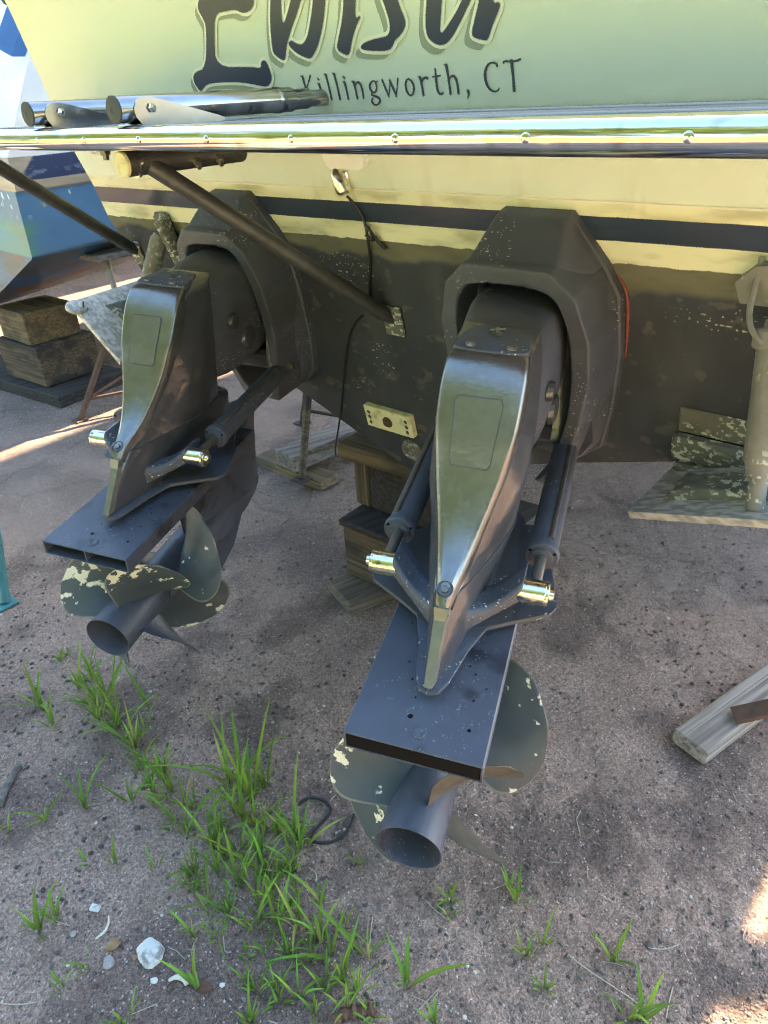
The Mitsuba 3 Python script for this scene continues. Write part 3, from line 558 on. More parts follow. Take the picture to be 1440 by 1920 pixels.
# trim tabs
def tab(sg_, X0, X1, z0, z1, ya0, ya1, dz):
    t = 'starboard' if sg_ > 0 else 'port'
    tp = (X0, yt(z0) - .01, z0 - .004), (X1, yt(z1) - .01, z1 - .004), (X1 - sg_ * .03, ya1, z1 - dz), (X0 - sg_ * .02, ya0, z0 - dz)
    tp = np.array(tp); up = np.cross(tp[1] - tp[0], tp[3] - tp[0]); up /= np.linalg.norm(up); up *= np.sign(up[2])
    tm = hull_of(np.vstack([tp, tp - up * .016]))
    k = part('trim_tab', tm, 'tab_metal', boat, smooth=False, label='weathered grey trim tab beside the %s drive' % ('right' if sg_ > 0 else 'left'))
    f = lambda u, v, w: tp[0] + (tp[1] - tp[0]) * u + (tp[3] - tp[0]) * v + up * w
    return k, f
k, f = tab(1, -.425, -.13, .790, .893, 1.215, 1.165, .04)
def lump(f, u0, u1, v0, v1, h, seed, n=26, w0=0.0):
    us, vs = np.linspace(0, 1, n), np.linspace(0, 1, n)
    V = []
    for a in us:
        for b in vs:
            e = min(a, 1 - a, b, 1 - b) * 2
            q = f(u0 + (u1 - u0) * a, v0 + (v1 - v0) * b, 0)
            hh = w0 + h * min(1, (e * 5)) ** .5 * (.8 + .8 * (float(meshkit.fbm(np.array([[q[0] * 60, q[1] * 60, seed]]))[0]) - .3))
            V.append(f(u0 + (u1 - u0) * a, v0 + (v1 - v0) * b, hh if e > 0 else w0))
    q = (np.arange(n - 1)[:, None] * n + np.arange(n - 1)).ravel()
    return trimesh.Trimesh(np.array(V), np.vstack([np.stack([q, q + n, q + n + 1], 1), np.stack([q, q + n + 1, q + 1], 1)]), process=False)
part('encrusted_block', lump(f, .16, .99, .34, .78, .022, 1.0), 'crust', k, smooth=True, label='barnacle covered block on the tab')
part('hinge', cat(tbox(-.432, -.13, .812, .868, .0, .030, .008), on_transom(moved(cbox(-.42, -.13, s_of(.790), s_of(.812), .0, .042, .008)))), 'crust', k)
part('backing_plate', tbox(-.428, -.2, .868, .925, 0, .006, .003), 'crust', k)
act = lathe([(0, .018), (.02, .025), (.022, .0285), (.235, .0285), (.238, .025), (.26, .024), (.262, .015), (.32, .015)], ts(-.268, s_of(1.155), .045), np.array([-.225, 1.215, .855]) - ts(-.268, s_of(1.155), .045), 28)
ak = part('actuator', act, 'crusted_tube', k, label='encrusted trim tab cylinder at the right edge')
br = [(-.335, 1.165), (-.345, 1.195), (-.318, 1.222), (-.275, 1.228), (-.235, 1.222), (-.21, 1.195), (-.22, 1.165)]
m = trimesh.creation.extrude_polygon(sg.Polygon([(a, s_of(b)) for a, b in br]).buffer(.004, 4), .022, engine='earcut')
part('bracket', on_transom(m), 'crusted_tube', ak)
part('hydraulic_line', tube(smooth_path([ts(-.268, s_of(1.13), .085), ts(-.30, s_of(1.15), .075), ts(-.315, s_of(1.19), .035), ts(-.318, s_of(1.235), .006)], 6), .005, 8), 'crusted_tube', ak)
part('collar', lathe([(0, .031), (.004, .034), (.028, .034), (.032, .031)], ts(-.268, s_of(1.142), .05), np.array([-.225, 1.215, .855]) - ts(-.268, s_of(1.155), .045), 28), 'crusted_tube', ak)
k, f = tab(-1, -1.975, -2.255, .850, .985, 1.03, 1.055, .012)
part('encrusted_block', lump(f, .1, .78, .22, .62, .012, 5.0), 'crust', k, smooth=True)
part('disc_anode', moved(lathe([(0, .034), (.008, .032), (.010, .026)], f(.86, .84, .0005), np.cross(f(1, 0, 0) - f(0, 0, 0), f(0, 0, 0) - f(0, 1, 0)) * np.array([1, 1, 1]) * (1 if np.cross(f(1, 0, 0) - f(0, 0, 0), f(0, 0, 0) - f(0, 1, 0))[2] > 0 else -1), 28)), 'tab_metal', k)
part('stud', tube([f(.82, .80, .008), f(.82, .80, .03)], .003, 8), 'dull_steel', k)
a = ts(-2.005, s_of(1.16), .035)
ak = part('actuator', lathe([(0, .018), (.02, .026), (.18, .026), (.182, .016), (.27, .014)], a, np.array([-2.09, 1.20, .90]) - a, 20), 'crusted_tube', k, label='trim tab cylinder behind the left drive')
part('bracket', tbox(-2.035, -1.965, 1.125, 1.215, 0, .024, .01), 'crust', ak)
part('arm', tube([ts(-1.985, s_of(1.20), .028), ts(-1.955, s_of(1.06), .03)], .022, 14), 'crust', ak)

# ------------------------------------------------------------------ stern drives
# Drive frame: x across (right), y forward along the propeller shaft, z up the leg; the origin is the centre of the exhaust hub's open end.
MR = np.eye(4); ML = np.eye(4)
MR[:3, :3] = [[0.91929, -0.38453, 0.08392], [0.38807, 0.92113, -0.03037], [-0.06563, 0.06048, 0.99601]]; MR[:3, 3] = [-0.49083, 0.55339, 0.39036]
ML[:3, :3] = [[0.92014, -0.37949, 0.09662], [0.38278, 0.92367, -0.01748], [-0.08262, 0.05307, 0.99517]]; ML[:3, 3] = [-1.39286, 0.5275, 0.40141]
parts = []      # (key under the drive, parent index, mesh, material, smooth, label, right/left variant)
def dp(name, mesh, m, up=None, smooth=30, label=None, only=None, **kw):
    parts.append((name, up, mesh, m, smooth, label, only, kw)); return len(parts) - 1

# cowl: (y, z, half width) down the middle of its back face
CW = np.array([(.470, .7165, .058), (.440, .7135, .0655), (.424, .7080, .0675), (.412, .6990, .0682), (.400, .6860, .0688), (.385, .6660, .0690), (.363, .630, .0680), (.345, .600, .0645), (.3275, .566, .0585), (.305, .530, .0500), (.278, .495, .0400), (.252, .468, .0320), (.225, .447, .0245), (.200, .432, .0185), (.185, .421, .0160), (.168, .403, .0125)])
from scipy.interpolate import CubicSpline
tt = np.linspace(0, len(CW) - 1, 60)
C = CubicSpline(np.arange(len(CW)), CW)(tt)
tan = np.gradient(C[:, :2], axis=0); tan /= np.linalg.norm(tan, axis=1, keepdims=True)
nor = np.stack([tan[:, 1], -tan[:, 0]], 1)      # outward: aft and up
nor *= np.sign(nor[:, 1:2] + 1e-9) * np.where(nor[:, 1:2] * 0 + 1 > 0, 1, 1)
rings = []
for (y, z, w), nn_ in zip(C, nor):
    side = min(.05, w * 1.1)
    row = [(-w - .003, -side), (-w - .001, -.020), (-w + .0005, -.009), (-w + .004, -.003), (-w + .0095, -.0002), (-w * .5, .0022), (0, .003)]
    row = row + [(-a, b) for a, b in row[-2::-1]]
    rings.append([(a, y + nn_[0] * b, z + nn_[1] * b) for a, b in row])
cw = dp('cowl', loft(rings, cap=False, closed=False), 'cowl_paint', smooth=50, label='glossy tapered rear cowl')
def on_cowl(u, v, off):
    """u across in metres, v: index along the profile."""
    i = np.interp(v, np.arange(len(C)) * (len(CW) - 1) / (len(C) - 1), np.arange(len(C)))
    j = int(min(max(i, 0), len(C) - 2)); fr = i - j
    y, z, w = C[j] * (1 - fr) + C[j + 1] * fr; nn_ = nor[j] * (1 - fr) + nor[j + 1] * fr
    b = .003 - .0008 * (abs(u) / (w * .5)) ** 1 + off
    return np.array([u, y + nn_[0] * b, z + nn_[1] * b])
# recessed plaque on the cowl: a raised panel with a groove round it
pv = np.linspace(5.1, 8.05, 14)
def panel(inset, off):
    rows = []
    for v in pv:
        e = (v - pv[0]) / (pv[-1] - pv[0]); w = (.0395 * (1 - e) + .0335 * e) - inset
        vv = pv[0] + inset * 38 + (pv[-1] - pv[0] - inset * 76) * e
        rc = min(1.0, min(e, 1 - e) * 14); w -= .004 * (1 - rc) ** 2
        rows.append([on_cowl(u * w, vv, off) for u in np.linspace(-1, 1, 9)])
    return loft(rows, cap=False, closed=False)
dp('plaque_edge', panel(0, .0009), 'lower_paint', cw, label=None)
dp('plaque', panel(.0016, .0016), 'plaque_paint', cw, label='flat rectangular plaque on the cowl')
b0 = on_cowl(0, 13.75, -.001)
nb_ = np.array([0, nor[-10][0], nor[-10][1]])
dp('bolt_recess', lathe([(0, .0135), (.0022, .0140), (.0028, .0125), (.0022, .0115), (.0012, .0105), (.0008, .001)], b0, nb_, 28), 'housing_paint', cw)
dp('bolt', lathe([(0, .0062), (.0050, .0062), (.0056, .004)], b0, nb_, 6), 'dull_steel', cw, smooth=False)
dp('nose_clip', hull_of([(sx * .0115, .166, .4045) for sx in (-1, 1)] + [(sx * .0085, .1585, .381) for sx in (-1, 1)] + [(sx * .012, .18, .40) for sx in (-1, 1)] + [(sx * .010, .175, .379) for sx in (-1, 1)]), 'ridge_paint', cw)
for sx in (-1, 1):
    dp('top_screw', lathe([(0, .009), (.003, .0088), (.0042, .0075), (.0030, .0045), (.0045, .003)], (sx * .033, .452, .7180), (0, -.05, 1), 16), 'dull_steel', cw)

# upper housing: horizontal sections; aft edge follows the cowl
def hsec(z, yc, wc, wm, ym, yf, wf):
    R_ = [(-wc, yc), (-wc * .6 - wm * .4, yc + (ym - yc) * .33), (-wm, ym), (-wm, (ym + yf) / 2), (-wf, yf), (wf, yf), (wm, (ym + yf) / 2), (wm, ym), (wc * .6 + wm * .4, yc + (ym - yc) * .33), (wc, yc)]
    return [(a, b, z) for a, b in chaikin(R_, 2)]
def cowl_at(z):
    i = np.interp(-z, -CW[:, 1], np.arange(len(CW)))
    return np.interp(i, np.arange(len(CW)), CW[:, 0]), np.interp(i, np.arange(len(CW)), CW[:, 2])
hs = []
for z in np.linspace(.715, .41, 16):
    yc, w = cowl_at(z)
    k_ = (z - .41) / .305
    wm = .0735 + .012 * math.sin(k_ * math.pi)
    if z > .69: wm -= (z - .69) * .35
    hs.append(hsec(z, yc + .020, max(w - .002, .013), wm, max(yc + .11, .39), .56, .062))
for z, yc, w, wm in ((.385, .168, .0115, .070), (.36, .148, .010, .064), (.33, .123, .0085, .058), (.302, .103, .0075, .052), (.290, .098, .007, .050)):
    hs.append(hsec(z, yc, w, wm, .36, .62, .06))
up_ = dp('upper_housing', loft(hs), 'housing_paint', smooth=45, label='gloss black upper housing')
dp('wedge_ridge', hull_of([(sx * w, y, z) for y, z, w in ((.1610, .386, .0088), (.0975, .297, .0065), (.175, .386, .012), (.115, .297, .010)) for sx in (-1, 1)]), 'ridge_paint', up_, smooth=False)
gk = []
for z_, o_ in ((.4035, .0), (.4045, .0018), (.4085, .0018), (.4095, .0)):
    yc, w = cowl_at(.41)
    gk.append(hsec(z_, yc + .020 - o_, max(w - .002, .013) + o_, .0735 + o_, max(yc + .11, .39), .56 + o_, .062 + o_))
dp('gasket', loft(gk), 'rubber', up_)
# top cover with its stud
top = [(-.060, .435), (-.062, .47), (-.057, .515), (-.038, .545), (.038, .545), (.057, .515), (.062, .47), (.060, .435)]
tc = chaikin(top, 2); cen = tc.mean(0)
dp('top_cover', loft([[(*q, .706) for q in tc], [(*q, .7155) for q in tc], [(*(cen + (q - cen) * .95), .7185) for q in tc], [(*(cen + (q - cen) * .6), .7198) for q in tc]]), 'matte_paint', up_, smooth=50)
dp('stud', cat(lathe([(0, .009), (.003, .009), (.004, .004), (.012, .004)], (0, .507, .7185), (0, 0, 1), 10), tube([(-.012, .505, .7255), (.014, .509, .7285)], .0022, 6)), 'dull_steel', up_)
# bell housing running forward into the transom opening
bh = []
for y, w, zt, zb in ((.50, .060, .692, .45), (.56, .082, .705, .43), (.62, .097, .7125, .42), (.72, .106, .716, .42), (.80, .106, .710, .43), (.88, .100, .692, .44)):
    R_ = [(-w * .98, zb + .1), (-w, zt - .12), (-w * .86, zt - .025), (-w * .62, zt), (w * .62, zt), (w * .86, zt - .025), (w, zt - .12), (w * .98, zb + .1), (w * .7, zb), (-w * .7, zb)]
    bh.append([(a, y, b) for a, b in chaikin(R_, 2)])
bell = dp('bell_housing', loft(bh), 'matte_paint', smooth=45, label='dull grey bell housing behind the cowl')
for sx in (-1, 1):
    dp('side_boss', lathe([(0, .032), (.010, .030), (.014, .022), (.016, .010)], (sx * .094, .66, .52), (sx, 0, 0), 20), 'housing_paint', bell)
    dp('side_cap', lathe([(0, .02), (.012, .018), (.015, .006)], (sx * .088, .60, .585), (sx, 0, 0), 16), 'housing_paint', bell)
# swivel ring whose lower arms carry the front ends of the trim cylinders
gr = []
for sx in (-1, 1):
    gr.append(hull_of([(sx * a, y, z) for a, y, z in ((.098, .79, .62), (.122, .80, .62), (.098, .84, .62), (.122, .84, .62), (.10, .74, .40), (.128, .74, .39), (.10, .82, .36), (.128, .82, .36))]))
gr.append(cbox(-.115, .115, .76, .84, .385, .44, .012))
dp('swivel_ring', cat(*gr), 'housing_paint')
for sx in (-1, 1):
    0 and dp('trim_hose', tube(smooth_path([(sx * .112, .765, .56), (sx * .135, .70, .50), (sx * .150, .68, .44), (sx * .146, .72, .41), (sx * .137, .75, .40)], 6), .0062, 10), 'rubber', label='short black hydraulic hose at the cylinder front end')
    dp('pivot_bolt', lathe([(0, .017), (.006, .017), (.007, .010), (.014, .010), (.015, .005)], (sx * .150, .79, .392), (sx, 0, 0), 6), 'dull_steel', smooth=False)
# anti-splash flange, arms and pins
fl = [(0, .0965), (.014, .103), (.024, .126), (.040, .205), (.060, .262), (.100, .288), (.160, .322), (.168, .340), (.150, .43), (.11, .50), (.07, .60), (-.07, .60), (-.11, .50), (-.150, .43), (-.168, .340), (-.160, .322), (-.100, .288), (-.060, .262), (-.040, .205), (-.024, .126), (-.014, .103)]
fm = trimesh.creation.extrude_polygon(sg.Polygon(fl).buffer(.003, 4), .008, engine='earcut'); fm.apply_translation([0, 0, .2835])
fz = fm.vertices; fz[:, 2] += .012 * np.clip((fz[:, 1] - .2) / .2, 0, 1) * np.clip(np.abs(fz[:, 0]) / .15, 0, 1)
dp('splash_flange', fm, 'matte_paint', smooth=False)
for sx in (-1, 1):
    web = []
    for u in np.linspace(0, 1, 9):
        xx = sx * (.010 + .102 * u); yy = .212 + .075 * u ** .9; zt = .362 + .030 * u ** 1.5 - .018 * math.sin(u * math.pi); zb = .300 + .052 * u
        th = .010
        web.append([(xx, yy - th, zb), (xx, yy - th * 1.2, zt - .010), (xx, yy - th * .5, zt), (xx, yy + .035, zt + .002), (xx, yy + .060, zt - .006), (xx, yy + .060, zb)])
    arm = dp('arm', soften(loft(web), .006, 8), 'matte_paint', smooth=True, label=('left arm carrying a trim cylinder pin', 'right arm carrying a trim cylinder pin')[sx > 0])
    pc = np.array([sx * .100, .292, .3655])
    dp('pin_sleeve', lathe([(0, .013), (.003, .0195), (.006, .0212), (.049, .0212), (.0505, .0202), (.0510, .0212), (.054, .0208), (.056, .0175), (.0565, .011), (.063, .0098), (.0645, .006)], pc, (sx, 0, 0), 32), 'pin_steel', arm, label='bright metal sleeve')
    rod_a = np.array([sx * .130, .296, .3665]); rod_b = np.array([sx * .135, .80, .392])
    d = (rod_b - rod_a) / np.linalg.norm(rod_b - rod_a)
    cyl = dp('trim_cylinder', lathe([(.085, .012), (.0851, .0285), (.089, .0305), (.096, .0305), (.104, .0275), (.118, .0268), (.43, .0268), (.445, .024), (.46, .016), (.50, .015)], rod_a, d, 32), 'matte_paint', label=('left trim cylinder', 'right trim cylinder')[sx > 0])
    dp('rod', lathe([(.012, .0098), (.092, .0098)], rod_a, d, 20), 'dull_steel', cyl)
    a_ = np.cross(d, (0, 0, 1)); a_ /= np.linalg.norm(a_); b_ = np.cross(a_, d)
    dp('gland_nut', cat(lathe([(.0805, .010), (.0812, .020), (.085, .021), (.0855, .012)], rod_a, d, 28)), 'matte_paint', cyl)
    for q_ in range(3):
        an_ = q_ * 2.1 + .5
        dp('gland_hole', lathe([(0, .0030), (.0006, .0030)], rod_a + d * .0849 - d * .0004 + (a_ * math.cos(an_) + b_ * math.sin(an_)) * .0247, -d, 10), 'black_hole', cyl)
    dp('hose_channel', tube([rod_a + d * t_ + (a_ * .4 * sx + b_ * .95) * .0275 for t_ in (.11, .25, .42)], .0045, 10), 'dull_steel', cyl)
# hollow box plate over the propellers
bx0, bx1 = .2655, .2290
outer = cat(cbox(-.108, .108, .004, .62, bx0 - .004, bx0, .0015), cbox(-.108, .108, .004, .62, bx1, bx1 + .003, .001), cbox(-.1088, -.1048, .0045, .62, bx1 - .0012, bx0 - .0015, .001), cbox(.1048, .1088, .0045, .62, bx1 - .0012, bx0 - .0015, .001), cbox(-.0015, .0015, .006, .62, bx1 + .002, bx0 - .003, .0005))
pt = dp('cavitation_plate', outer, 'lower_paint', label='wide flat cavitation plate made of a hollow box')
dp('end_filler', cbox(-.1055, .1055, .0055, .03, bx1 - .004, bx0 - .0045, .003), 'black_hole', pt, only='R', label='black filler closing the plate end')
dp('plate_bolt', lathe([(0, .0125), (.0008, .0125), (.0014, .009), (.0022, .0085), (.0012, .0035), (.0010, .0005)], (.004, .036, bx0), (0, 0, 1), 20), 'lower_paint', pt)
dp('hole', cat(*[lathe([(0, r_), (.0007, r_ * .9)], (a, b, bx0 - .0001), (0, 0, 1), 10) for a, b, r_ in ((-.018, .062, .0045), (.075, .062, .0032), (-.05, .17, .0018), (.07, .12, .002), (-.035, .135, .002), (.05, .19, .0018), (.062, .175, .0018), (-.045, .21, .0018), (-.07, .26, .0018), (.085, .15, .0016), (-.02, .10, .0018))]), 'black_hole', pt, kind='stuff')
# lower gearcase: strut, torpedo, skeg
lu = []
for z, y0, y1, w in ((.262, .33, .80, .052), (.20, .345, .795, .046), (.12, .36, .79, .040), (.05, .365, .785, .042), (.0, .37, .78, .046)):
    n_ = 18; an_ = np.linspace(0, 2 * np.pi, 2 * n_, endpoint=False)
    lu.append([(w * math.sin(t_) * (1.15 - .35 * math.cos(t_)) * .9, (y0 + y1) / 2 - (y1 - y0) / 2 * math.cos(t_), z) for t_ in an_])
lo = dp('lower_unit', cat(loft(lu), lathe([(.335, .050), (.36, .057), (.52, .058), (.64, .052), (.72, .040), (.77, .022), (.788, .004)], (0, 0, 0), (0, 1, 0), 36)), 'lower_paint', smooth=45, label='dark blue grey lower gearcase')
dp('skeg', hull_of([(sx * w, y, z) for y, z, w in ((.69, -.045, .010), (.40, -.045, .008), (.60, -.150, .007), (.365, -.245, .004), (.33, -.235, .0015), (.375, -.06, .002)) for sx in (-1, 1)]), 'lower_paint', lo)
# contra-rotating propellers
def hub_tube(y0, y1, r0, r1, flare):
    return lathe([(y0 + .012, r0 - .010), (y0 + .001, r0 - .0026), (y0, r0 - .0012), (y0, r0), (y0 + .02, r0 - flare * .6), (y0 + .05, r0 - flare), (y1, r1), (y1, r1 - .01)], (0, 0, 0), (0, 1, 0), 48)
rp = dp('rear_propeller', cat(lathe([(.16, .02), (.10, .045), (.02, .0530), (.0005, .0562), (0, .0570), (.0003, .0582), (.02, .0566), (.06, .0555), (.185, .0545), (.185, .03)], (0, 0, 0), (0, 1, 0), 48), lathe([(.075, .012), (.0755, .049), (.085, .050)], (0, 0, 0), (0, 1, 0), 32)), 'lower_paint', label='rear propeller with a long open exhaust hub')
dp('nut', lathe([(.05, .012), (.051, .017), (.075, .018)], (0, .0, 0), (0, 1, 0), 8), 'pin_steel', rp)
fp = dp('front_propeller', lathe([(.190, .03), (.190, .0545), (.335, .0565), (.335, .03)], (0, 0, 0), (0, 1, 0), 48), 'lower_paint', label='front propeller close to the gearcase')
def blade(th0, ymid, hand, Rt, half, root_half, skew=0.0, rake=0.0, pit=.109):
    nr, ns = 26, 21
    A, B, UV = [], [], []
    for i in range(nr):
        u = i / (nr - 1); r = .050 + (Rt - .050) * u
        rho = u
        wide = root_half + (half - root_half) * math.sin(min(1, rho / .62) * math.pi / 2)
        if rho > .5: wide *= math.sqrt(max(1e-4, 1 - ((rho - .5) / .5) ** 2.3))
        for j in range(ns):
            s_ = -1 + 2 * j / (ns - 1)
            th = s_ * wide + skew * rho ** 1.5
            y = ymid + hand * pit * th * (1 + .12 * s_) - rake * rho
            t_ = (.0075 * (1 - rho) + .0024) * math.sqrt(max(0, 1 - s_ * s_)) + .0008
            ang = th0 + th
            nrm = np.array([-hand * pit / r * -math.sin(ang) * -1, 1, hand * pit / r * -math.cos(ang)]); 
            er = np.array([math.cos(ang), 0, math.sin(ang)]); et = np.array([-math.sin(ang), 0, math.cos(ang)])
            tg = et * r + np.array([0, hand * pit, 0]); nrm = np.cross(er, tg); nrm /= np.linalg.norm(nrm)
            P = er * r + np.array([0, y, 0])
            A.append(P + nrm * t_ / 2); B.append(P - nrm * t_ / 2); UV.append(((s_ + 1) / 2, rho))
    V = np.array(A + B); n_ = nr * ns
    q = (np.arange(nr - 1)[:, None] * ns + np.arange(ns - 1)).ravel()
    fa = np.vstack([np.stack([q, q + 1, q + ns + 1], 1), np.stack([q, q + ns + 1, q + ns], 1)])
    ed = list(range(ns)) + [i * ns + ns - 1 for i in range(1, nr)] + [(nr - 1) * ns + j for j in range(ns - 2, -1, -1)] + [i * ns for i in range(nr - 2, 0, -1)]
    fe = []
    for a, b in zip(ed, ed[1:] + ed[:1]):
        fe += [(a, b, b + n_), (a, b + n_, a + n_)]
    me = trimesh.Trimesh(V, np.vstack([fa, fa[:, ::-1] + n_, np.array(fe)]), process=False)
    return me, np.array(UV + UV)
rad = math.radians
for only, r0, f0 in (('R', 0, 0), ('L', 14, 24)):
    for k_, mt in ((0, 'blade_worn' if only == 'R' else 'blade_peeling'), (1, 'blade_peeling'), (2, 'blade_green'), (3, 'blade_worn' if only == 'R' else 'lower_paint')):
        me, uv = blade(rad(44 + 90 * k_ + r0), .112, -1, .194, rad(34), rad(27), skew=.0, rake=.0)
        dp('blade', me, mt, rp, smooth=True, only=only, uv=uv)
    for k_ in range(3):
        me, uv = blade(rad(12 + 120 * k_ + f0), .265, 1, .205, rad(44), rad(29), skew=.08)
        dp('blade', me, 'blade_green', fp, smooth=True, only=only, uv=uv)
# transom assembly (fixed to the hull): centred on x = 0 here, moved to each drive's place
def sym(P):
    return P + [(-a, b) for a, b in P[::-1]]
def tprism(poly, t0, t1, b=.004):
    P = sg.Polygon([(a, s_of(z)) for a, z in poly])
    lo_, hi_ = P, P.buffer(-b, join_style=2)
    A_ = trimesh.creation.extrude_polygon(P, t1 - b - t0, engine='earcut'); A_.apply_translation([0, 0, t0])
    r0_, r1_ = np.array(P.exterior.coords)[:-1], np.array(hi_.exterior.coords)[:-1]
    B_ = hull_of(np.vstack([np.c_[r0_, np.full(len(r0_), t1 - b)], np.c_[r1_, np.full(len(r1_), t1)]])) if P.convex_hull.area - P.area < 1e-5 else trimesh.creation.extrude_polygon(hi_, t1 - t0, engine='earcut')
    if P.convex_hull.area - P.area >= 1e-5: B_.apply_translation([0, 0, t0])
    return on_transom(cat(A_, B_))
fixed = []
def fp_(name, mesh, m, up=None, smooth=30, label=None, only=None):
    fixed.append((name, up, mesh, m, smooth, label, only)); return len(fixed) - 1
plate_poly = sym([(.074, 1.288), (.10, 1.255), (.143, 1.200), (.172, 1.145), (.176, 1.03), (.162, .90), (.136, .79), (.074, .737)])
mp = fp_('mounting_plate', tprism(plate_poly, 0, .022), 'matte_paint', smooth=20, label='eight sided transom plate')
shield = on_transom(hull_of([(sx * a, s_of(z), t) for a, z, t in ((.073, 1.2885, .0), (.073, 1.287, .034), (.140, 1.197, .0), (.138, 1.198, .045), (.096, 1.224, .122), (.098, 1.205, .116)) for sx in (-1, 1)]))
fp_('top_shield', soften(shield, .008, 6), 'matte_paint', mp, smooth=50)
fp_('flank', soften([on_transom(q_) for q_ in [hull_of([(sx * a, s_of(z), t) for a, z, t in ((.130, 1.196, .0), (.122, 1.196, .058), (.171, 1.14, .0), (.158, 1.13, .05), (.174, 1.03, .0), (.160, 1.0, .052), (.150, .86, .0), (.135, .83, .06), (.128, .79, 0), (.095, .77, .05), (.085, .80, .03), (.10, .9, .03), (.11, 1.1, .03))]) for sx in (-1, 1)]], .009, 6), 'matte_paint', mp, smooth=50)
out_poly = [(.092, 1.233), (.142, 1.190), (.168, 1.105), (.166, 1.02), (.150, .94), (.115, .83), (.070, .72)]
in_poly = [(.062, 1.199), (.102, 1.183), (.125, 1.140), (.131, 1.06), (.122, .95), (.096, .86), (.052, .74)]
OP, IP = sym(out_poly), sym(in_poly)
def ring_mesh():
    o_ = np.array([(a, s_of(z)) for a, z in OP]); i_ = np.array([(a, s_of(z)) for a, z in IP])
    i_ = chaikin(i_, 2)
    g = sg.Polygon(o_).difference(sg.Polygon(i_))
    cut = sg.box(-.2, s_of(.60), .2, s_of(.745)); g = g.difference(cut)
    lay = [(0.0, .122), ]
    a_ = trimesh.creation.extrude_polygon(g, .118, engine='earcut'); a_.apply_translation([0, 0, .018])
    b_ = trimesh.creation.extrude_polygon(g.buffer(-.005), .006, engine='earcut'); b_.apply_translation([0, 0, .1302])
    r0_ = g.exterior
    return soften(on_transom(a_), .007, 14)
fp_('gimbal_housing', ring_mesh(), 'matte_paint', smooth=60, label='dull grey gimbal housing round the bell')
fp_('bellows', on_transom(cat(*[moved(lathe([(0, .075), (.008, .086), (.016, .075)], (0, 0, 0), (0, 0, 1), 28), t=(0, s_of(1.03), .02 + .016 * k_)) for k_ in range(4)])), 'rubber', smooth=40)
fp_('sealant', on_transom(tube(smooth_path([(.158, s_of(1.175), .002), (.176, s_of(1.145), .002), (.1805, s_of(1.10), .002), (.180, s_of(1.05), .002), (.177, s_of(1.01), .001)], 5), .001 + .0032 * np.abs(np.sin(np.linspace(.2, 2.9, 21))) * (.7 + .3 * np.sin(np.arange(21) * 2.1)), 8)), 'red_sealant', mp, only='R', label='red sealant along the plate edge')
shared = {}
for side, M, X0, lab in (('R', MR, -.722, 'black stern drive with unpainted bright rod pins, nearer the camera, its plate end filled black'), ('L', ML, -1.632, 'black stern drive farther left, with yellow peeling propeller blades and an open plate end')):
    drive = thing('stern_drive', lab, 'stern drive', 'twin stern drives on the transom')
    keys = {}
    for i, (name, up, mesh, m_, sm, lb, only, kw) in enumerate(parts):
        if only and only != side: continue
        if i not in shared:
            kind = kw.pop('kind', None); shared[i] = (mikit.ply(mesh, m_, smooth=sm, **kw), kind)
        sh, kind = shared[i]
        par = drive if up is None else keys[up]
        keys[i] = put(name, {**sh, 'to_world': T(M.tolist())}, par, lb, kind)
    fk = {}
    for i, (name, up, mesh, m_, sm, lb, only) in enumerate(fixed):
        if only and only != side: continue
        if ('f', i) not in shared: shared[('f', i)] = mikit.ply(mesh, m_, smooth=sm)
        fk[i] = put(name, {**shared[('f', i)], 'to_world': T().translate([X0, 0, 0])}, drive if up is None else fk[up], lb)

# ------------------------------------------------------------------ the neighbouring boat on its blocks
nb_ = thing('neighbour_boat', 'blue and white boat with peeling blue bottom standing on blocks to the left', 'boat')
NX = -4.62
half = [(-4.55, .50), (-3.735, .855), (-3.725, .872), (-3.705, 1.16), (-3.69, 1.165), (-3.675, 1.31), (-3.69, 1.62), (-3.71, 2.05)]
def nring(Y, wide, rise, first):
    R_ = [(NX + (a - NX) * wide, Y + (max(0, z - 1.32) * .62 if first else 0), z + rise * max(0, 1.3 - z)) for a, z in half]
    L_ = [(2 * NX - a, y, z) for a, y, z in R_[:0:-1]]
    return R_ + [(NX, R_[-1][1], R_[-1][2] + .03)] + L_
m = loft([nring(1.64, 1, 0, True), nring(2.6, 1.01, .10, False), nring(5, 1.0, .25, False), nring(7, .6, .5, False), nring(8.2, .05, .7, False)], cap=True)
part('hull', m, 'blue_hull', nb_, smooth=35)
part('deck_cover', hull_of([(NX + a, y, z) for a, y, z in ((-.95, 2.1, 2.06), (.95, 2.1, 2.06), (-.9, 5, 2.06), (.9, 5, 2.06), (0, 2.4, 2.6), (0, 4.5, 2.7))]), 'canvas', nb_, smooth=False)
part('rub_strip', cat(tube([(-3.702, 1.66, 1.185), (-3.70, 2.6, 1.185), (-3.71, 5, 1.19)], .012, 8)), 'timber_grey', nb_, label='worn wooden rub strip')
part('gunwale_rail', tube([(-3.705, 1.98, 1.93), (-3.70, 2.6, 1.93), (-3.71, 5, 1.93)], .018, 10), 'stainless', nb_)
part('canvas_edge', hull_of([(-3.70, 1.80, 1.70), (-3.70, 2.0, 2.0), (-3.85, 1.80, 1.75), (-3.85, 2.0, 2.02), (-3.70, 1.86, 1.70), (-3.70, 2.1, 2.0)]), 'canvas', nb_, smooth=False)

